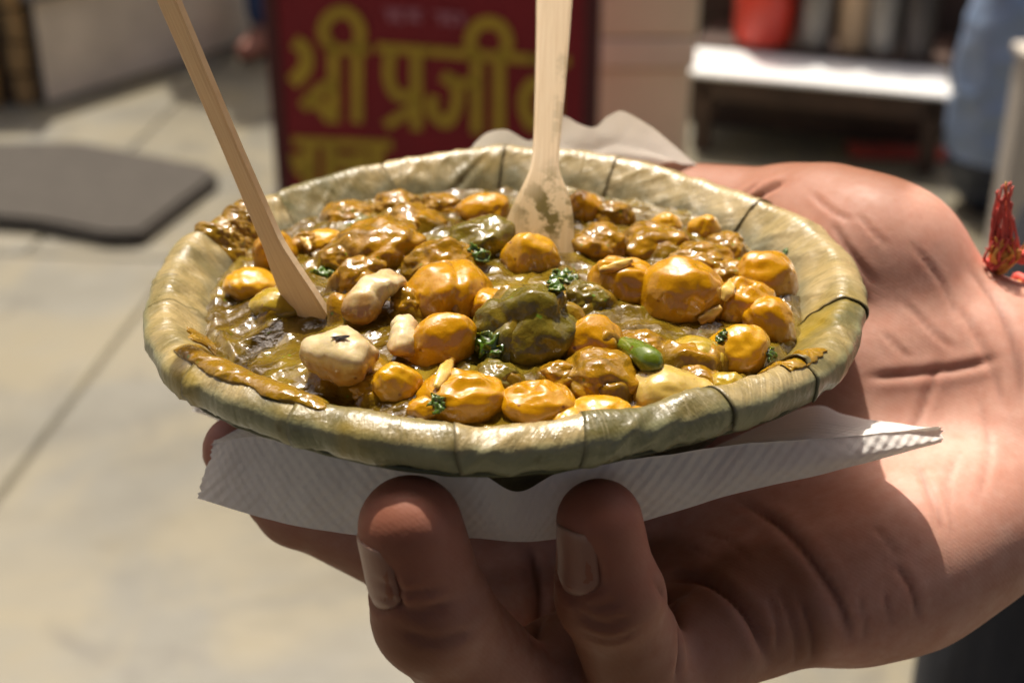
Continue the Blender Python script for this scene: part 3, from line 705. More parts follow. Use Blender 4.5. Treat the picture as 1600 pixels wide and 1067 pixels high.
def item_frame(u, v, wpx, hpx, dr):
    p = atZ(u, v, ZG+.003)
    for _ in range(3):
        zt_ = float(base_h(p.x, p.y))+.0004; p = atZ(u, v, zt_)
    sc = SC(p); a = wpx*1.15/2/sc; b = a*dr
    hh = hpx*1.12/2/sc; se, ce = math.sin(R_(23)), math.cos(R_(23))
    c2 = (hh**2-(b*se)**2)/ce**2
    c = math.sqrt(max(c2, (.55*a)**2)); c = min(c, 1.15*a+.001)
    return p, a, b, c
lumps = []
BIG = bmesh.new(); bmesh.ops.create_icosphere(BIG, subdivisions=5, radius=1); ICO = [v.co.copy() for v in BIG.verts]; ICOF = [tuple(v.index for v in f.verts) for f in BIG.faces]; BIG.free()
def pea(name, p, a, b, c, roll, mat, seed, kind='', cleft=.5, lumpy=.07, beak=.16):
    """a soaked chickpea: round, a soft groove between its two halves, a little beak, dents"""
    rr = random.Random(seed); axis = Vector((rr.uniform(-.6, .6), rr.uniform(-.8, .1), rr.uniform(.2, 1))).normalized()
    pl = Vector((rr.uniform(-1, 1), rr.uniform(-.5, .5), rr.uniform(-.4, .4))).normalized()
    pl = (pl-axis*pl.dot(axis)).normalized()
    if kind == 'orange2': axis = Vector((.25, -.75, .55)).normalized(); pl = Vector((.9, .15, -.25)).normalized(); cleft = 1.5
    if kind == 'pale': axis = Vector((.95, -.1, .25)).normalized(); beak = .55
    cuts = [] if lumpy > .1 else [(Vector((rr.uniform(-1, 1), rr.uniform(-1, 1), rr.uniform(-1, 1))).normalized(), rr.uniform(.86, .96)) for _ in range(3)]
    M3 = Matrix.Rotation(R_(-roll), 3, 'Y')
    vs = []
    for d in ICO:
        h = d.dot(pl); f = d.dot(axis)
        r = 1+lumpy*1.3*noise.noise(d*1.5+Vector((seed, 0, 0)))+lumpy*.55*noise.noise(d*3.6+Vector((0, seed, 0)))+.006*noise.noise(d*9+Vector((0, 0, seed)))
        if lumpy > .1: r += .030*noise.noise(d*5+Vector((0, seed, 3)))+.014*noise.noise(d*11+Vector((3, 0, seed)))+.008*noise.noise(d*22+Vector((3, seed, 0)))
        r -= cleft*.10*math.exp(-(h/.12)**2)*max(0, .25+.75*f)
        r += beak*math.exp(-((1-f)/.10)**2)*.8
        for cn, cd in cuts:
            q = d.dot(cn)*r
            if q > cd: r *= 1-.5*(1-cd/q)
        vs.append(M3 @ Vector((d.x*r*a, d.y*r*b, d.z*r*c)))
    if kind in ('brown2',) or seed in (14, 16, 25, 26):      # torn tops
        for q in vs:
            k = q.z/c
            if k > .55: q.z = c*(.55+(k-.55)*(.65+.7*noise.noise(Vector((q.x/a*2.4, q.y/b*2.4, seed)))))
    o = mesh(name, vs, ICOF, mat, loc=p)
    return o
placed = []
for i, (kd, u, v, wp, hp, roll, cover, dr, lab) in enumerate(ITEMS):
    p, a, b, c = item_frame(u, v, wp, hp, dr)
    coated = kd in ('brown', 'chutney')
    if coated: cover = -.0018
    lumps.append((p, a, b, c, roll, cover))
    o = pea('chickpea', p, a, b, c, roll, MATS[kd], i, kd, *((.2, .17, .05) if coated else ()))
    tag(o, lab, 'chickpea', 'chickpeas in the curry'); placed.append(o)

# boiled potato pieces, modelled as bent and cut lumps
def potato(name, pts, rads, flat, seed, label, u0=None):
    me = bpy.data.meshes.new(name); me.from_pydata([tuple(p) for p in pts], [(i, i+1) for i in range(len(pts)-1)], [])
    tmp = bpy.data.objects.new(name, me); COL.objects.link(tmp)
    sk = tmp.modifiers.new('skin', 'SKIN')
    for i, r in enumerate(rads): me.skin_vertices[0].data[i].radius = r
    me.skin_vertices[0].data[0].use_root = True
    ss = tmp.modifiers.new('s', 'SUBSURF'); ss.levels = 3; ss.render_levels = 3
    dg = bpy.context.evaluated_depsgraph_get(); me2 = bpy.data.meshes.new_from_object(tmp.evaluated_get(dg)); bpy.data.objects.remove(tmp)
    for v in me2.vertices:
        n_ = noise.noise(v.co*260+Vector((seed, 0, 0)))*.0010+noise.noise(v.co*700+Vector((0, seed, 0)))*.0003
        v.co += v.normal*n_
    me2.polygons.foreach_set('use_smooth', [True]*len(me2.polygons)); me2.materials.clear(); me2.materials.append(potato_mat); me2.name = name
    o = bpy.data.objects.new(name, me2); COL.objects.link(o); tag(o, label, 'potato', 'potato pieces in the curry'); return o
zg = lambda u, v, dz: atZ(u, v, ZG+.004+dz)
potato('potato_piece', [zg(552, 508, -.001), zg(566, 474, .0025), zg(592, 444, .005), zg(618, 440, .005), zg(626, 458, .003)], [(.0035, .0030), (.0042, .0036), (.0042, .0034), (.0038, .003), (.0030, .0026)], 1, 3, 'tall bent pale potato piece beside the tip of the left fork')
potato('potato_piece', [zg(612, 506, .003), zg(632, 510, .0025), zg(628, 545, .001), zg(624, 562, -.001)], [(.0030, .0026), (.0030, .0028), (.0034, .003), (.0026, .0026)], 1, 5, 'narrow upright white potato piece right of the black spotted one')
pp3 = potato('potato_piece', [zg(478, 556, .0005), zg(508, 548, .0025), zg(546, 556, .0028), zg(588, 572, .001)], [(.0032, .0030), (.0058, .0048), (.0064, .0050), (.0048, .0042)], 1, 8, 'oval white potato lump with a black spot in front of the left fork')
sp = mesh('char_spot', [Vector((math.cos(t)*.0014*q*(1+.3*math.sin(3*t)+.25*math.sin(5*t+1)), math.sin(t)*.0008*q*(1+.3*math.cos(2*t)), .00025*(1-q*q))) for q in (0.05, .4, .7, 1.0) for t in np.linspace(0, 2*math.pi, 16, endpoint=False)],
          [(i*16+k, i*16+(k+1) % 16, (i+1)*16+(k+1) % 16, (i+1)*16+k) for i in range(3) for k in range(16)], plain('char_black', (.02, .012, .008), .9, .2, 300), pp3)
bpy.context.view_layer.update()
dg = bpy.context.evaluated_depsgraph_get()
def cast(u, v, off=.0002):
    ok_, loc, nn, idx, ob, mw = S.ray_cast(dg, CAM, ray(u, v).normalized()); return (loc+nn*off, nn, ob) if ok_ else (None, None, None)
loc, nn, ob = cast(532, 529)
if loc is not None: sp.location = loc; sp.rotation_euler = nn.to_track_quat('Z', 'Y').to_euler()
lumps += [(zg(566, 484, 0), .0075, .006, .006, 0, -.004), (zg(545, 562, 0), .0085, .006, .0045, 0, -.0045)]

# gravy sheet: a height field that hugs every lump with a wet meniscus
N = 330; L_ = .0640
gx = np.linspace(-L_, L_, N); X, Y = np.meshgrid(gx, gx, indexing='ij')
Hg = base_h(X, Y)
nf = np.zeros_like(X); ng = np.zeros_like(X)
for i in range(N):
    for j in range(N):
        if X[i, j]**2+Y[i, j]**2 < L_**2*1.05:
            nf[i, j] = noise.noise(Vector((X[i, j]*95, Y[i, j]*95, 1.3)))*.0017+(.30-abs(noise.noise(Vector((X[i, j]*150, Y[i, j]*150, 4.1)))))*.0019+noise.noise(Vector((X[i, j]*260, Y[i, j]*260, 4.1)))*.0007
            ng[i, j] = noise.noise(Vector((X[i, j]*480, Y[i, j]*480, 8.3)))*.00022+noise.noise(Vector((X[i, j]*900, Y[i, j]*900, 2.3)))*.00010
Hg = Hg+nf*.8
wx = np.zeros_like(X); wy = np.zeros_like(X); patch = np.zeros_like(X)
for i in range(N):
    for j in range(N):
        q_ = (X[i, j], Y[i, j])
        wx[i, j] = noise.noise(Vector((q_[0]*120, q_[1]*120, 11.3)))*.0034+noise.noise(Vector((q_[0]*260, q_[1]*260, 1.3)))*.0012
        wy[i, j] = noise.noise(Vector((q_[0]*120, q_[1]*120, 21.3)))*.0034+noise.noise(Vector((q_[0]*260, q_[1]*260, 6.3)))*.0012
        patch[i, j] = noise.noise(Vector((q_[0]*130, q_[1]*130, 31.3)))*.0022+noise.noise(Vector((q_[0]*300, q_[1]*300, 3.3)))*.0007
thin = np.zeros_like(X); film = np.full_like(X, -1.0)
kk = .0022
for p, a, b, c, roll, cover in lumps:
    XX = X+wx*min(1, a/.006)*(1 if cover > -.002 else .25); YY = Y+wy*min(1, a/.006)*(1 if cover > -.002 else .25)
    q = ((XX-p.x)/a)**2+((YY-p.y)/b)**2
    top = p.z+c*np.sqrt(np.clip(1-q, 0, 1))*1.0-np.clip(q-1, 0, 9)*.02
    e = top+cover+ (nf*1.3 if cover > -.002 else np.clip(patch*4.0, -.005, .9)*np.clip(-cover/.006, .3, 1))
    d = e-Hg
    hmix = np.clip(.5+.5*d/kk, 0, 1)
    Hn = Hg*(1-hmix)+e*hmix+kk*hmix*(1-hmix)
    if cover > -.002: thin = np.maximum(thin*(1-hmix), hmix*np.clip(1.25-q*1.1, 0, 1)*(.6 if cover > .0007 else .8))
    else: thin = np.maximum(thin, hmix*np.clip(1.6-q*1.1, 0, 1)*.8)
    Hg = Hn
# keep the sheet inside the bowl wall
Rr = np.hypot(X, Y); Hg = Hg-np.clip(Rr-.0605, 0, 1)*.9
rough_zone = np.zeros_like(X); green = np.zeros_like(X)
for (u, v, wd) in ((820, 520, .0085), (745, 392, .007), (775, 545, .006), (700, 378, .004), (915, 470, .004), (1015, 560, .003), (560, 330, .004)):
    g = atZ(u, v, ZG+.005); green = np.maximum(green, np.exp(-((X-g.x)**2+(Y-g.y)**2)/wd**2))
Hg = Hg+ng*(1.0+1.3*green)
ids = -np.ones((N, N), int); ins = Rr < .0634; ids[ins] = np.arange(ins.sum())
fs = [(ids[i, j], ids[i+1, j], ids[i+1, j+1], ids[i, j+1]) for i in range(N-1) for j in range(N-1) if ins[i, j] and ins[i+1, j] and ins[i+1, j+1] and ins[i, j+1]]
gv = mesh('gravy', np.stack([X[ins], Y[ins], Hg[ins]], -1), fs, gravy_mat)
attr(gv, 'thin', np.clip(thin[ins], 0, 1)*.9); attr(gv, 'green', np.clip(green[ins], 0, 1)); attr(gv, 'grain', green[ins])
tag(gv, 'thick brown curry gravy with green chutney filling the leaf bowl', 'gravy')

# torn skins standing off some peas
bpy.context.view_layer.update(); dg = bpy.context.evaluated_depsgraph_get()
def flake(host, pxs, width, seed):
    P = []
    for i, (u, v) in enumerate(pxs):
        loc, nn, ob = cast(u, v, .0003+.0005*i/max(1, len(pxs)-1))
        if loc is None: return
        P.append(loc)
    C = catmull(P, 14); vs = []
    for i in range(14):
        t = i/13; wd = width*math.sin(math.pi*(.12+.80*t))*(.8+.4*noise.noise(Vector((t*5, seed, 0))))
        tg = Vector(C[min(i+1, 13)]-C[max(i-1, 0)]).normalized(); vd = (CAM-Vector(C[i])).normalized(); b = tg.cross(vd).normalized()
        for k in range(6):
            q = k/5-.5; vs.append(Vector(C[i])+b*q*wd+vd*(.0004*(1-4*q*q)+.0003*noise.noise(Vector((t*6, q*5, seed)))))
    o = mesh('skin_flake', vs, grid_faces(14, 6), flake_mat); sm = o.modifiers.new('t', 'SOLIDIFY'); sm.thickness = .0004
    put(o, host)
flake(placed[15], [(1092, 505), (1106, 492), (1122, 478)], .0024, 1)
flake(placed[16], [(1128, 470), (1140, 452), (1150, 432)], .0030, 2)
flake(placed[14], [(938, 424), (960, 420), (985, 412)], .0022, 4)
flake(placed[26], [(682, 608), (698, 582), (706, 560)], .0026, 6)
flake(placed[3], [(470, 372), (482, 382), (486, 396)], .0018, 9)

# green herb leaves and a piece of green chili
def herb(name, u, v, size, ang_, seed, label, mat=leafgreen, cat='herb leaf'):
    loc, nn, ob = cast(u, v, .0006)
    if loc is None: return
    vs = []
    for i in range(22):
        t = i/21
        for k in range(9):
            q = k/4-1
            wd = .42*math.sin(math.pi*min(1, .06+t*.97))**.7*(1+.9*noise.noise(Vector((t*7, seed, q))))
            vs.append(Vector(((t-.5)*size, q*wd*size*.8, size*(.10*(1-q*q)+.22*noise.noise(Vector((t*4, q*2.5, seed)))))))
    o = mesh(name, vs, grid_faces(22, 9), mat); sm = o.modifiers.new('t', 'SOLIDIFY'); sm.thickness = .0004
    o.location = loc; o.rotation_euler = ((nn+Vector((0, -.3, .5))).normalized().to_track_quat('Z', 'X') @ Matrix.Rotation(R_(ang_), 3, 'Z').to_quaternion()).to_euler()
    tag(o, label, cat, 'chopped herbs in the curry')
herb('coriander_leaf', 508, 430, .0062, 40, 1, 'dark green coriander leaf right beside the left fork')
herb('coriander_leaf', 884, 436, .0060, 70, 2, 'frilly green coriander leaf at the tip of the spoon blade')
herb('coriander_leaf', 868, 448, .0045, 20, 3, 'small green coriander shred below the spoon tip')
herb('coriander_leaf', 764, 540, .0075, 80, 4, 'dark green leaf on the left side of the green central lump')
herb('coriander_leaf', 686, 630, .0042, 50, 5, 'tiny green herb shred on the front left chickpea')
herb('coriander_leaf', 1130, 527, .0030, 10, 6, 'tiny green fleck on the tilted yellow chickpea')
herb('coriander_leaf', 1200, 555, .0034, 120, 7, 'small green leaf between the right rim and a yellow chickpea')
herb('coriander_leaf', 1229, 396, .0022, 20, 8, 'green herb fleck stuck on the right inner rim')
herb('coriander_leaf', 745, 398, .0055, 10, 9, 'dark green leaf on the coated lump left of the spoon')
P_ = [zg(975, 540, .0008), zg(1000, 552, .0022), zg(1018, 566, .0022), zg(1030, 580, .0010)]
o = tube('chili_piece', P_, [.0018, .0024, .0025, .0012], chili_mat, None, 14, 24)
tag(o, 'short green chili piece right of the pointed orange chickpea', 'chili')

# gravy smeared over the rim
def smear(th0, th1, s0, s1, h, seed, label, grain=0.0, thin_=0.0):
    nt_, ns_ = 110, 46; vs = []; hh = []
    for i in range(nt_):
        t = i/(nt_-1)
        for j in range(ns_):
            x = j/(ns_-1); th = th0+(th1-th0)*t; s = s0+(s1-s0)*x
            e = 1-(2*t-1)**2; f = 1-(2*x-1)**2
            m_ = min(e, f)*1.7+.7*noise.noise(Vector((t*6, x*2.5+seed, seed)))-.24
            m_ = max(-.25, min(1, m_*1.3))
            lump_ = 1+.35*noise.noise(Vector((th*22, s*250, seed)))+grain*1.1*noise.noise(Vector((th*90, s*1300, seed)))
            hgt = h*m_*lump_ if m_ > 0 else m_*.012
            vs.append(rim_pt(th, s, hgt+.0003)); hh.append(m_)
    keep = [f for f in grid_faces(nt_, ns_) if max(hh[k] for k in f) > -.12]
    o = mesh('gravy_smear', vs, keep, smear_mat); attr(o, 'thin', [thin_]*len(vs)); attr(o, 'green', [.15]*len(vs)); attr(o, 'grain', [0]*len(vs))
    bm = bmesh.new(); bm.from_mesh(o.data); bmesh.ops.delete(bm, geom=[v for v in bm.verts if not v.link_faces], context='VERTS'); bm.to_mesh(o.data); bm.free()
    tag(o, label, 'gravy smear'); return o
def th_of(u, v): p = atZ(u, v, -.002); return math.atan2(p.y, p.x) % (2*math.pi)
smear(th_of(292, 405)-.12, th_of(385, 322)*1.0+.0 if False else th_of(292, 405)-.42, .008, .036, .0022, 3, 'lumpy brown gravy spilled over the upper left rim behind the left fork', .5, .30)
smear(th_of(252, 560), th_of(500, 672), .0080, .0190, .0006, 8, 'thin glossy orange brown gravy streak along the left front rim', 0, .3)
smear(th_of(262, 520)-.05, th_of(262, 520)+.06, .014, .026, .0004, 5, 'small dried brown patch on the left rim', .3, .4)
smear(th_of(1285, 575)-.10, th_of(1285, 575)+.09, .008, .018, .00035, 6, 'golden wet gravy patch on the right front rim', .4, .5)

# ------------------------------------------------------------------ the two wooden eating tools
def utensil(name, outline, th, origin, up, face, curve, label, cat, stain_fn=None, nseg=70):
    """outline: (t along the axis in m, left edge, right edge); face = direction the flat side looks"""
    up = up.normalized(); side = up.cross(face).normalized(); face = side.cross(up).normalized()
    T_ = np.linspace(outline[0][0], outline[-1][0], nseg); lo = np.interp(T_, [p[0] for p in outline], [p[1] for p in outline]); hi = np.interp(T_, [p[0] for p in outline], [p[2] for p in outline])
    ker = np.array([.25, .5, .25])
    for _ in range(3):
        lo[1:-1] = np.convolve(lo, ker, 'valid'); hi[1:-1] = np.convolve(hi, ker, 'valid')
    W2 = 11; vs = []; uv = []; stn = []; soak = []
    for i, t in enumerate(T_):
        cz = curve(t)
        for f_ in (1, -1):
            for k in range(W2):
                x = lo[i]+(hi[i]-lo[i])*k/(W2-1)
                ed = min(k, W2-1-k); bev = th*.5-(.00025 if ed == 0 else 0)
                vs.append(origin+up*t+side*x+face*(cz+f_*bev)); uv.append((x, t)); stn.append(stain_fn(t, x) if stain_fn else 0); soak.append(float(np.clip(1-(t-.012)/.014, 0, 1)))
    fs = []; ST = 2*W2
    for i in range(nseg-1):
        for k in range(W2-1):
            a = i*ST+k; fs.append((a, a+1, a+1+ST, a+ST)); b = i*ST+W2+k; fs.append((b+ST, b+1+ST, b+1, b))
        a = i*ST; fs.append((a, a+ST, a+ST+W2, a+W2)); a = i*ST+W2-1; fs.append((a+W2, a+ST+W2, a+ST, a))
    fs.append(tuple(list(range(W2))[::-1]+list(range(W2, ST)))); e = (nseg-1)*ST; fs.append(tuple(list(range(e, e+W2))+list(range(e+ST-1, e+W2-1, -1))))
    o = mesh(name, vs, fs, wood_mat, uvs=uv, smooth=False); attr(o, 'stain', stn); attr(o, 'soak', soak)
    tag(o, label, cat); return o
# right: flat spoon, seen square on
b0 = atZ(846, 415, ZG+.004); top = atY(864, 0, b0.y+.055)
up = (top-b0); Ls = up.length; yv = Vector((.06, -1, .12))
pxm = SC(b0)
def ol(rows, cxf):
    return rows
mm = .001
spoon_rows = [(-0.0054, -0.0062, 0.0066), (0.0, -0.008, 0.0071), (0.0036, -0.0087, 0.0071), (0.0077, -0.0086, 0.007), (0.0113, -0.0078, 0.0067), (0.0149, -0.0066, 0.0062), (0.018, -0.0053, 0.0055), (0.0207, -0.0043, 0.0042), (0.0229, -0.0035, 0.0029), (0.0252, -0.0031, 0.0026), (0.0324, -0.003, 0.003), (0.045, -0.0032, 0.0036), (0.0585, -0.0035, 0.0041), (0.108, -0.005, 0.0056)]
utensil('wooden_spoon', spoon_rows, .0017, b0, up, yv, lambda t: -.010*max(0, (.022-t)/.022)**2*.3, 'flat wooden spoon with curry stained blade standing upright at the back', 'spoon', lambda t, x: float(np.clip(1.5-abs(t-.013)/.010-abs(x-.0012)/.007, 0, 1)+(.28 if (.03 < t < .055 and x > .001) else 0)))
# left: fork leaning left, its face turned down and away from the sun
c0 = atZ(482, 486, ZG+.003); c1 = atY(402, 322, c0.y+.004); top2 = atY(264, 0, c1.y+.003)
def polyline_frame():
    return c0, c1, top2
def bent(name, path, rows, th, face, label, cat):
    """a tool whose axis follows a gently bent path; rows: (fraction, left, right)"""
    C = catmull(path, 80); d = np.concatenate([[0], np.cumsum(np.linalg.norm(np.diff(C, axis=0), axis=1))]); Lt = d[-1]
    fr = [r[0]*Lt for r in rows]; lo = np.interp(d, fr, [r[1] for r in rows]); hi = np.interp(d, fr, [r[2] for r in rows]); ker = np.array([.25, .5, .25])
    for _ in range(4): lo[1:-1] = np.convolve(lo, ker, 'valid'); hi[1:-1] = np.convolve(hi, ker, 'valid')
    W2 = 11; vs = []; uv = []; soak = []
    for i in range(80):
        tg = Vector(C[min(i+1, 79)]-C[max(i-1, 0)]).normalized(); sd = tg.cross(face).normalized(); fc = sd.cross(tg).normalized()
        for f_ in (1, -1):
            for k in range(W2):
                x = lo[i]+(hi[i]-lo[i])*k/(W2-1); bev = th*.5-(.0002 if k in (0, W2-1) else 0)
                vs.append(Vector(C[i])+sd*x+fc*f_*bev); uv.append((x, d[i])); soak.append(float(np.clip(1-(d[i]-.002)/.008, 0, 1)))
    fs = []; ST = 2*W2
    for i in range(79):
        for k in range(W2-1):
            a = i*ST+k; fs.append((a, a+1, a+1+ST, a+ST)); b = i*ST+W2+k; fs.append((b+ST, b+1+ST, b+1, b))
        a = i*ST; fs.append((a, a+ST, a+ST+W2, a+W2)); a = i*ST+W2-1; fs.append((a+W2, a+ST+W2, a+ST, a))
    fs.append(tuple(list(range(W2))[::-1]+list(range(W2, ST)))); e = 79*ST; fs.append(tuple(list(range(e, e+W2))+list(range(e+ST-1, e+W2-1, -1))))
    o = mesh(name, vs, fs, wood_mat, uvs=uv, smooth=False); attr(o, 'stain', [0]*len(vs)); attr(o, 'soak', soak); tag(o, label, cat); return o
tip = c0+(c0-c1).normalized()*.006+Vector((.0015, 0, -.001))
bent('wooden_fork', [tip, c0, c0.lerp(c1, .5)+Vector((-.0004, 0, 0)), c1, c1.lerp(top2, .5), top2, top2+(top2-c1)*.6],
     [(0, -.0046, .0048), (.05, -.0050, .0050), (.11, -.0046, .0046), (.17, -.0036, .0036), (.23, -.0025, .0025), (.45, -.0021, .0021), (1, -.0025, .0025)], .0018, Vector((-.46, -.86, -.14)), 'thin wooden fork leaning left with its shaded face to the front', 'fork')
# ------------------------------------------------------------------ paper napkin between the bowl and the hand
def px(u, v, ymm): return atY(u, v, ymm*.001)
NAPV, NAPF, NAPU = [], [], []
def loft(curves, nu, nv, seed, crinkle=.0009):
    Cs = [catmull(c, nu) for c in curves]; base = len(NAPV)
    for i in range(nu):
        col = catmull([Cs[k][i] for k in range(len(Cs))], nv) if len(Cs) > 2 else np.linspace(Cs[0][i], Cs[1][i], nv)
        dl = 0
        for j in range(nv):
            p = Vector(col[j])
            if j: dl += (p-Vector(col[j-1])).length
            n_ = noise.noise(p*70+Vector((seed, 0, 0)))*crinkle*1.6+noise.noise(p*190+Vector((0, seed, 0)))*crinkle*.8+(.35-abs(noise.noise(p*95+Vector((0, 0, seed)))))*crinkle*.9
            p += Vector((0, -.6, .6))*n_
            edge = max(0, 1-min(i, nu-1-i)/1.5)
            p += Vector((1, 0, 0))*edge*noise.noise(Vector((j*.9, seed, i*.1)))*.0012
            NAPV.append(p); NAPU.append((i/nu*.17+seed, dl))
    NAPF.extend([tuple(base+k for k in f) for f in grid_faces(nu, nv)])
U_ = [(332, 702, -26), (400, 688, -34), (500, 700, -46), (620, 726, -57), (735, 738, -62), (808, 774, -61), (875, 744, -62), (1000, 722, -58), (1130, 703, -50), (1250, 692, -45), (1370, 681, -39), (1472, 671, -35)]
Lh = [(309, 779, -34), (400, 806, -43), (500, 829, -51), (620, 841, -59), (735, 841, -61.5), (808, 846, -62), (870, 841, -61.5), (1000, 815, -58.5), (1130, 777, -51), (1250, 748, -46), (1370, 719, -40), (1466, 692, -36)]
Uc = [px(*p) for p in U_]; Lc = [px(*p) for p in Lh]
mid = [(a+b)/2+Vector((0, -.0015, 0)) for a, b in zip(Uc, Lc)]
Ic = [px(342, 654, -6), px(440, 640, -10), Vector((-.030, -.030, -.039)), Vector((-.017, -.036, -.040)), Vector((-.006, -.038, -.041)), Vector((0.002, -.038, -.042)), Vector((.010, -.037, -.042)), Vector((.024, -.032, -.041)), Vector((.040, -.020, -.036)), px(1262, 636, -10), px(1330, 650, -14), px(1470, 671, -35.2)]
ridge = [u+(i_-u).normalized()*.0015+Vector((0, 0, .0007)) for u, i_ in zip(Uc, Ic)]
loft([Lc, mid, Uc, ridge, [(a*.6+b*.4)+Vector((0, 0, .0005)) for a, b in zip(Uc, Ic)], Ic], 150, 44, 1.0)
top = [(735, 232, 79), (762, 208, 79), (792, 204, 80), (828, 219, 80), (850, 197, 80), (878, 180, 80), (905, 193, 80), (930, 197, 80), (950, 181, 79), (972, 173, 78), (1006, 190, 77), (1042, 216, 76), (1080, 250, 75), (1114, 277, 73)]
Tc = [px(*p) for p in top]
Bc = [Vector((a.x*.75, .050, -.030)) for a in Tc]
Mc = [Vector((a.x*.98, .0775 if a.x < .05 else .074, -.008)) for a in Tc]
loft([Bc, Mc, [a*.5+b*.5+Vector((0, .001, 0)) for a, b in zip(Mc, Tc)], Tc], 110, 26, 3.0, .0009)
loft([[px(299, 622, 4), px(320, 632, 3), px(372, 652, 0)], [px(302, 643, 2), px(325, 650, 1), px(372, 672, -2)]], 24, 8, 5.0)
nap = mesh('paper_napkin', NAPV, NAPF, napkin_mat, uvs=NAPU)
tag(nap, 'folded white embossed paper napkin between the leaf bowl and the hand', 'napkin')

# ------------------------------------------------------------------ the hand holding the bowl (one continuous surface, grown from a distance field)
def rcone(P, a, b, ra, rb):
    a = np.array(a, np.float32); b = np.array(b, np.float32); ab = b-a
    t = np.clip(((P-a)@ab)/np.dot(ab, ab), 0, 1)
    return np.linalg.norm(P-a-t[..., None]*ab, axis=-1)-(ra+(rb-ra)*t)
def smin(a, b, k):
    h = np.clip(.5+.5*(b-a)/k, 0, 1); return b*(1-h)+a*h-k*h*(1-h)
FING = {   # joints in mm with radius: knuckle, middle joint, end joint, tip
 'index':  [((34, 18, -54), 11.5), ((-8, 8, -58), 9.5), ((-34, 4, -46), 8.6), ((-50, 3, -33), 7.6)],
 'middle': [((26, -10, -63), 11.5), ((-20, -19, -62), 9.6), ((-44, -19, -48), 8.6), ((-56, -18, -35), 7.4)],
 'ring':   [((35, -32, -66), 11.5), ((2, -64, -64), 11.2), ((-12, -73, -36), 10.2), ((-15.5, -72.5, -18), 9.1)],
 'pinky':  [((53, -42, -60), 11.0), ((27, -64, -59), 10.0), ((19, -71, -33), 8.9), ((17, -70, -18.5), 7.6)],
 'thumb':  [((86, 33, -13), 15.0), ((70, 57, -13.5), 13.6), ((44, 81, -17), 10.6), ((18, 90, -19), 8.6)],
}
PALM = [((53, -42, -60), (84, -29, -57), 11.5, 14.5), ((84, -29, -57), (116, -9, -50), 14.5, 17), ((35, -32, -66), (84, -11, -55), 11.5, 13.5), ((84, -11, -55), (118, 2, -46), 13.5, 17),
        ((26, -10, -63), (86, 5, -47), 11.5, 13.5), ((86, 5, -47), (119, 8, -41), 13.5, 17), ((34, 18, -54), (88, 15, -31), 11.5, 13), ((88, 15, -31), (118, 14, -36), 13, 16),
        ((108, 20, -30), (86, 33, -13), 16, 15), ((118, 12, -36), (235, 26, -44), 18, 26), ((116, -7, -51), (235, 2, -62), 17, 26)]
def hand_sdf(P):
    d = None
    for a, b, ra, rb in PALM:
        e = rcone(P, a, b, ra, rb); d = e if d is None else smin(d, e, 13.0)
    e = rcone(P, (30, -22, -70), (-6, -30, -70), 10.5, 8.5); d = smin(d, e, 6)
    # thenar and hypothenar pads
    e = rcone(P, (92, 30, -12), (78, 44, -9), 15.5, 13.5); d = smin(d, e, 10)
    e = rcone(P, (72, -36, -58), (98, -24, -52), 13.5, 14.5); d = smin(d, e, 10)
    f = None
    for nm, J in FING.items():
        g = None
        for (a, ra), (b, rb) in zip(J[:-1], J[1:]):
            e = rcone(P, a, b, ra, rb); g = e if g is None else smin(g, e, 2.5)
        # joints swell a little
        for (a, ra) in J[1:3]:
            e = np.linalg.norm(P-np.array(a, np.float32), axis=-1)-ra*1.03; g = smin(g, e, 2.0)
        d = smin(d, g, 5.0 if nm != 'thumb' else 11.0) if f is None else smin(d, g, 4.0 if nm != 'thumb' else 11.0)
        f = 1
    return d
def surface_nets(F, org, h):
    nx, ny, nz_ = F.shape; s = F < 0
    cs = s[:-1, :-1, :-1].astype(np.int8)
    tot = np.zeros((nx-1, ny-1, nz_-1), np.int8)
    for i in (0, 1):
        for j in (0, 1):
            for k in (0, 1): tot += s[i:nx-1+i, j:ny-1+j, k:nz_-1+k]
    act = (tot > 0) & (tot < 8); idx = np.argwhere(act); vid = -np.ones(act.shape, np.int64); vid[act] = np.arange(len(idx))
    pos = np.zeros((len(idx), 3)); cnt = np.zeros(len(idx))
    cor = np.array([(i, j, k) for i in (0, 1) for j in (0, 1) for k in (0, 1)])
    for a in range(8):
        for b in range(a+1, 8):
            if np.abs(cor[a]-cor[b]).sum() != 1: continue
            A = idx+cor[a]; B = idx+cor[b]; fa = F[A[:, 0], A[:, 1], A[:, 2]]; fb = F[B[:, 0], B[:, 1], B[:, 2]]
            m = (fa < 0) != (fb < 0); t = np.where(m, fa/np.where(m, fa-fb, 1), 0)
            pos[m] += (cor[a]+t[:, None]*(cor[b]-cor[a]))[m]; cnt[m] += 1
    V = (idx+pos/cnt[:, None])*h+org; Q = []
    for ax in range(3):
        o1, o2 = [(1, 2), (2, 0), (0, 1)][ax]
        sl0 = [slice(1, -1)]*3; sl1 = [slice(1, -1)]*3; sl0[ax] = slice(0, -1); sl1[ax] = slice(1, None)
        a = s[tuple(sl0)]; b = s[tuple(sl1)]; ed = np.argwhere(a != b); off = np.array([1, 1, 1]); off[ax] = 0; ed = ed+off
        sg_ = s[ed[:, 0], ed[:, 1], ed[:, 2]]
        e1 = np.zeros(3, int); e1[o1] = 1; e2 = np.zeros(3, int); e2[o2] = 1
        c = [ed-e1-e2, ed-e2, ed, ed-e1]; q = np.stack([vid[x[:, 0], x[:, 1], x[:, 2]] for x in c], -1)
        q[~sg_] = q[~sg_][:, ::-1]; Q.append(q)
    return V, np.concatenate(Q)
HH = 1.0
lo = np.array([-70, -92, -92.]); hi = np.array([236, 108, 22.])
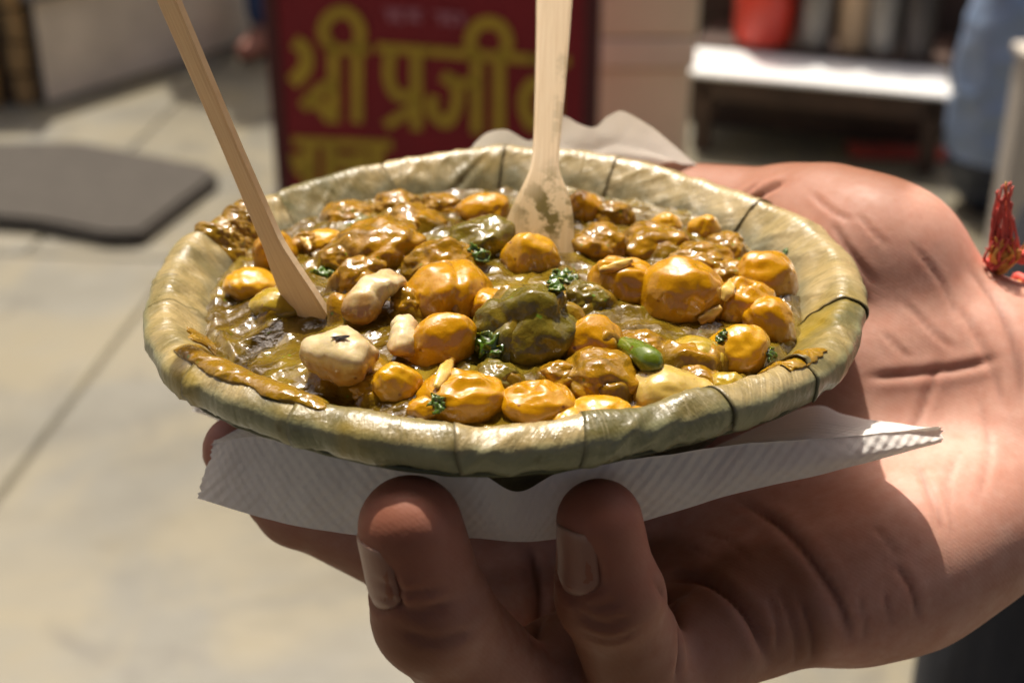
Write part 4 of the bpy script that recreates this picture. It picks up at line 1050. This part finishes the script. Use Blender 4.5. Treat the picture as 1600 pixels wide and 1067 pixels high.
gxs = [np.arange(lo[i], hi[i], HH, dtype=np.float32) for i in range(3)]
shape = tuple(len(g) for g in gxs)
# evaluate coarsely first, finely only near the skin
cg = [np.arange(lo[i], hi[i]+4, 4.0, dtype=np.float32) for i in range(3)]
Cc = hand_sdf(np.stack(np.meshgrid(*cg, indexing='ij'), -1))
F = np.full(shape, 50.0, np.float32)
ci = [np.clip(((g-lo[i])/4).round().astype(int), 0, Cc.shape[i]-1) for i, g in enumerate(gxs)]
near = Cc[np.ix_(*ci)]
F[:] = near
msk = np.abs(near) < 8.0; ii = np.argwhere(msk)
Pn = np.stack([gxs[k][ii[:, k]] for k in range(3)], -1)
F[msk] = np.concatenate([hand_sdf(c) for c in np.array_split(Pn, max(1, len(Pn)//400000))])
HV, HQ = surface_nets(F, lo, HH)
HV *= .001
# one pass of relaxing
def relax(V, Q, n):
    for _ in range(n):
        acc = np.zeros_like(V); c = np.zeros(len(V))
        for a in range(4):
            b = (a+1) % 4
            np.add.at(acc, Q[:, a], V[Q[:, b]]); np.add.at(acc, Q[:, b], V[Q[:, a]]); np.add.at(c, Q[:, a], 1); np.add.at(c, Q[:, b], 1)
        V = V*.5+.5*acc/c[:, None]
    return V
HV = relax(HV, HQ, 3)
def vnormals(V, Q):
    n = np.cross(V[Q[:, 2]]-V[Q[:, 0]], V[Q[:, 3]]-V[Q[:, 1]]); N_ = np.zeros_like(V)
    for k in range(4): np.add.at(N_, Q[:, k], n)
    return N_/np.maximum(1e-12, np.linalg.norm(N_, axis=1))[:, None]
from mathutils.bvhtree import BVHTree
def crease_pass(V, Q, lines, attrv):
    bvh = BVHTree.FromPolygons([tuple(p) for p in V], [tuple(q) for q in Q]); N_ = vnormals(V, Q)
    disp = np.zeros(len(V))
    for pts, wd, dp in lines:
        if len(pts[0]) == 2:
            C2 = catmull([(a, b, 0) for a, b in pts], 40); P = []
            for a, b, _ in C2:
                h = bvh.ray_cast(CAM, ray(a, b).normalized())
                if h[0] is not None: P.append(np.array(h[0]))
        else:
            P = [np.array(bvh.find_nearest(Vector(p))[0]) for p in pts]
        if len(P) < 2: continue
        P = np.array(P); A = P[:-1]; B = P[1:]
        bb0 = P.min(0)-.006; bb1 = P.max(0)+.006; sel = np.where(((V > bb0) & (V < bb1)).all(1))[0]
        if not len(sel): continue
        X_ = V[sel]; best = np.full(len(sel), 9.); tt = np.zeros(len(sel))
        for k in range(len(A)):
            ab = B[k]-A[k]; L2 = max(1e-12, ab@ab)
            if L2 > .006**2: continue
            t = np.clip(((X_-A[k])@ab)/L2, 0, 1); dd = np.linalg.norm(X_-A[k]-t[:, None]*ab, axis=1); m = dd < best; best[m] = dd[m]; tt[m] = (k+t[m])/len(A)
        g = np.exp(-(best/wd)**2)*np.minimum(1, np.minimum(tt, 1-tt)*6+.15)
        bulge = np.exp(-((best-2.4*wd)/(1.6*wd))**2)*.35
        disp[sel] = np.maximum(disp[sel], 0)*0+disp[sel]+dp*(g-bulge*np.minimum(1, np.minimum(tt, 1-tt)*6+.1)); attrv[sel] = np.maximum(attrv[sel], np.exp(-(best/(wd*.75))**2)*np.minimum(1, np.minimum(tt, 1-tt)*5+.1)*min(1, dp/.0009))
    return V-N_*disp[:, None]
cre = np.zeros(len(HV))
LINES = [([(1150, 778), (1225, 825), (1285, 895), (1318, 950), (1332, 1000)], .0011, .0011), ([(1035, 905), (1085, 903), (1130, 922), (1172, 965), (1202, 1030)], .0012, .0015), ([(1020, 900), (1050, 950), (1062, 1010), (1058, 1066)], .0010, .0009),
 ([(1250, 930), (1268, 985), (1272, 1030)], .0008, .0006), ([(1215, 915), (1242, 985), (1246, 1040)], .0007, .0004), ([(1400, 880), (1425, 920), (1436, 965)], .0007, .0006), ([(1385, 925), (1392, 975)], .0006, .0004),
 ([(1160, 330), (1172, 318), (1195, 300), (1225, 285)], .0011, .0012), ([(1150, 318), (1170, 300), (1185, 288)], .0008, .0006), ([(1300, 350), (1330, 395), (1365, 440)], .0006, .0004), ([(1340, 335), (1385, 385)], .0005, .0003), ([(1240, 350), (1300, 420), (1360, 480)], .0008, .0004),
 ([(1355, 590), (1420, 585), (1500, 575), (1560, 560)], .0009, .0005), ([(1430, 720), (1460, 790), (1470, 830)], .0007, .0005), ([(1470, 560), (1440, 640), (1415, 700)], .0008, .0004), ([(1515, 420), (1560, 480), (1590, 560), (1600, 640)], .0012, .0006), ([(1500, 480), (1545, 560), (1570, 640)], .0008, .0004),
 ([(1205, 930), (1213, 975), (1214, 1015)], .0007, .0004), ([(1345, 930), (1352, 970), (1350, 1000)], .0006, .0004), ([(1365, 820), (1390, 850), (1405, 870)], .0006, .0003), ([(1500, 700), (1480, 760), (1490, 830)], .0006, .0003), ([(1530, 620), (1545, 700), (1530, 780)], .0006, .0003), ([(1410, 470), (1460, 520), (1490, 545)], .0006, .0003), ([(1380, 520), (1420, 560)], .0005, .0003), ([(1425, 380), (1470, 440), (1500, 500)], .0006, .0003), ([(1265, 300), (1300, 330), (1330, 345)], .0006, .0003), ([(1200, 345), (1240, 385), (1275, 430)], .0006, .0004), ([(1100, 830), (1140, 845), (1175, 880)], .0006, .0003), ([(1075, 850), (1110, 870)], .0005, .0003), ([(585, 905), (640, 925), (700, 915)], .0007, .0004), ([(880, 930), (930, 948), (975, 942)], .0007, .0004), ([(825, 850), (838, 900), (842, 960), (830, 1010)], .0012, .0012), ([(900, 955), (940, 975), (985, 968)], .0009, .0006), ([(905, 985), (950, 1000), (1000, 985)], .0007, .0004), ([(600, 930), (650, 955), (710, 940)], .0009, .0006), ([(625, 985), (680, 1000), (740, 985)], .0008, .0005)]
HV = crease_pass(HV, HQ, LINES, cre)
# nails: outlines on the outer side of the end joints; the flesh is pressed in round them
fing_np = {k: [(np.array(a)*.001, r*.001) for a, r in J] for k, J in FING.items()}
def nail_frame(nm, dors):
    (a, ra), (b, rb) = fing_np[nm][2], fing_np[nm][3]; ax = Vector(b-a).normalized(); d = Vector(dors); d = (d-ax*d.dot(ax)).normalized(); return Vector(a), Vector(b), ax, d, ax.cross(d), ra, rb
bvh = BVHTree.FromPolygons([tuple(p) for p in HV], [tuple(q) for q in HQ])
def nail_grid(nm, dors, t0, t1, halfw, nu=22, nv=17, off=-.0001):
    a, b, ax, d, sd, ra, rb = nail_frame(nm, dors); L = (b-a).length; vs = []; uv = []; moon = []
    for i in range(nu):
        t = i/(nu-1); pos = t0+(t1-t0)*t
        wd = halfw*(1-.55*max(0, (.22-t)/.22)**2)*(1-.22*max(0, (t-.80)/.20)**2)
        for j in range(nv):
            x = 2*j/(nv-1)-1; c = a+ax*(pos*L+.0006*(1-x*x)*(1 if t > .5 else -1)*abs(2*t-1)); phi = x*wd
            dr = d*math.cos(phi)+sd*math.sin(phi)
            h = bvh.ray_cast(c+dr*ra*1.5, -dr); p = h[0] if h[0] is not None else c+dr*ra
            p = p+dr*(off-.0005*abs(x)**4-.0004*max(0, (.15-t)/.15))
            vs.append(p); uv.append((x, t)); moon.append(max(0, (t-.88)/.12)*.8+max(0, (.18-t)/.18)*.5)
    return vs, uv, moon, nu, nv
NAILS = {'ring': ((-.86, -.50, .1), .42, 1.05, .70), 'pinky': ((-.76, -.64, .1), .36, 1.10, .70), 'middle': ((-.5, .1, -.85), .35, 1.2, .72), 'index': ((-.5, .1, -.85), .35, 1.2, .72), 'thumb': ((.2, .75, .4), .4, 1.15, .75)}
ngrid = {k: nail_grid(k, *v) for k, v in NAILS.items()}
lines2 = []
for k, (vs, uv, moon, nu, nv) in ngrid.items():
    ring = [vs[i*nv] for i in range(int(nu*.85), -1, -1)]+[vs[j] for j in range(nv)]+[vs[i*nv+nv-1] for i in range(int(nu*.85))]
    lines2.append(([tuple(p) for p in ring], .0007, .0008))
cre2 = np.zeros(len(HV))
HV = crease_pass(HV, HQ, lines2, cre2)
# skin tone: palm side paler and pinker, back of hand darker, partly as finger shade, fingertips redder
pn = np.array([-.1, -.66, .75]); Nn = vnormals(HV, HQ)
dors = np.clip(.35-(Nn@pn)*.9, 0, 1)
tipv = np.zeros(len(HV))
for nm in ('ring', 'pinky', 'middle', 'index', 'thumb'):
    (a, ra), (b, rb) = fing_np[nm][2], fing_np[nm][3]
    tipv = np.maximum(tipv, np.exp(-(np.linalg.norm(HV-b, axis=1)/.013)**2))
    J = fing_np[nm]
    if nm in NAILS:
        dd = Vector(NAILS[nm][0]).normalized(); m = np.zeros(len(HV))
        for (a, ra), (b, rb) in zip(J[:-1], J[1:]):
            ab = b-a; t = np.clip(((HV-a)@ab)/(ab@ab), 0, 1); near_ = np.linalg.norm(HV-a-t[:, None]*ab, axis=1) < ra*1.35
            m = np.maximum(m, near_*1.0)
        f = np.clip(.5+.9*(Nn@np.array(dd)), 0, 1); dors = np.where(m > 0, np.maximum(dors*.4, f), dors)
dors = relax(np.repeat(dors[:, None], 3, 1), HQ, 14)[:, 0]
wristk = np.clip((HV[:, 0]-.118)/.05, 0, 1); dors = np.maximum(dors, wristk*.5)
person_root = empty('person', (.12, 0, -.05))
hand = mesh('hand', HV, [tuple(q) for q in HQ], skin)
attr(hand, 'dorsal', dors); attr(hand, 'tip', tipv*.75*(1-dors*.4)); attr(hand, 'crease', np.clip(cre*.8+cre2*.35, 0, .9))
put(hand, person_root)
for k, (vs, uv, moon, nu, nv) in ngrid.items():
    o = mesh('nail', vs, grid_faces(nu, nv), nail_mat, uvs=uv); attr(o, 'moon', moon)
    sm = o.modifiers.new('t', 'SOLIDIFY'); sm.thickness = .0004; sm.offset = -1
    o.parent = hand; o.matrix_parent_inverse = Matrix.Translation(-Vector(person_root.location)) if False else Matrix.Identity(4)
# the holder's navy trousers further down at the right
navy = denim('navy_cotton', (.006, .008, .014))
def leg(pts, name):
    vs = [(p[0], p[1], p[2], (p[3], p[3])) for p in pts]; return figure(vs, [(i, i+1) for i in range(len(pts)-1)], name, navy, person_root)
tA = atY(1424, 1035, .42)
leg([(tA.x+.17, .46, FLOOR+1.00, .13), (tA.x+.125, .44, FLOOR+.82, .115), (tA.x+.10, .42, tA.z, .10), (tA.x+.10, .43, FLOOR+.3, .085), (tA.x+.10, .44, FLOOR+.10, .085)], 'trouser_leg')
leg([(tA.x+.34, .52, FLOOR+1.00, .13), (tA.x+.36, .56, FLOOR+.82, .115), (tA.x+.37, .58, FLOOR+.5, .10), (tA.x+.37, .59, FLOOR+.3, .085), (tA.x+.37, .60, FLOOR+.10, .085)], 'trouser_leg')
for x_, y_ in ((.10, .38), (.37, .53)):
    figure([(tA.x+x_, y_+.08, FLOOR+.045, (.045, .045)), (tA.x+x_, y_-.04, FLOOR+.04, (.045, .04)), (tA.x+x_, y_-.12, FLOOR+.03, (.035, .025))], [(0, 1), (1, 2)], 'shoe', plain('holder_shoe', (.02, .018, .016), .5), person_root)
tag(person_root, 'person in navy trousers whose cupped right hand holds the bowl from below', 'person')

# ------------------------------------------------------------------ red and yellow thread tied round the wrist
thr_r = (lambda m: (m.set(Base_Color=m.mix(m.noise(300, 3), (.62, .06, .05), (.78, .20, .16)), Roughness=.85), m.bump(m.noise(2500, 2), .6, .0004))[0].m)(M('red_thread'))
thr_y = (lambda m: (m.set(Base_Color=m.mix(m.noise(300, 3), (.75, .38, .06), (.82, .50, .14)), Roughness=.85), m.bump(m.noise(2500, 2), .6, .0004))[0].m)(M('yellow_thread'))
bvh = BVHTree.FromPolygons([tuple(p) for p in HV], [tuple(q) for q in HQ])
kn = bvh.ray_cast(CAM, ray(1568, 425).normalized())[0] or atY(1568, 415, .022)
kn = atY(1566, 402, kn.y)
br = empty('wrist_thread', kn)
axw = Vector((1, .12, -.1)).normalized(); cen = Vector((.1295, .004, -.0445))
for k in range(8):
    pts = []
    for i in range(49):
        th = 2*math.pi*i/48; dr = Vector((0, math.cos(th), math.sin(th)))
        c = cen+Vector((-.006*math.sin(th)+.0011*(k-3.5)+.0012*math.sin(th*5+k*2), 0, 0))
        h = bvh.ray_cast(c+dr*.06, -dr); p = h[0] if h[0] is not None else c+dr*.028
        pts.append(p+dr*(.0010+.0007*math.sin(th*9+k*1.3)))
    tube('strand', pts, [.0008]*4, thr_y if k in (1, 3, 6) else thr_r, br, 8, 120)
rr = random.Random(5)
for k in range(70):
    a = kn+Vector((rr.uniform(-.0015, .0015), rr.uniform(-.001, .001), rr.uniform(-.004, -.001)))
    e = atY(1567+rr.uniform(-12, 18), 315+rr.uniform(-32, 60), kn.y) if k < 44 else atY(1540+rr.uniform(0, 70), 388+rr.uniform(-18, 20), kn.y-.003)
    m_ = a.lerp(e, .5)+Vector((rr.uniform(-.0028, .0020), rr.uniform(-.002, .002), rr.uniform(-.0015, .0015)))
    tube('strand', [a, m_, e], [.00045, .0004, .0002], thr_r if (k < 36 or k % 2) else thr_y, br, 6, 20)
for k in range(5):
    o = lathe('knot', [(0, -.0018), (.0014, -.0012), (.0019, 0), (.0014, .0012), (0, .0018)], thr_y if k % 2 else thr_r, None, 14)
    o.location = kn+Vector((rr.uniform(-.004, .005), -.001, rr.uniform(-.002, .002))); o.rotation_euler = (rr.uniform(0, 3), rr.uniform(0, 3), 0)
    put(o, br) if False else setattr(o, 'parent', br); o.location = o.location-kn
tag(br, 'red and yellow sacred thread with a frayed tuft tied round the wrist', 'wrist thread')
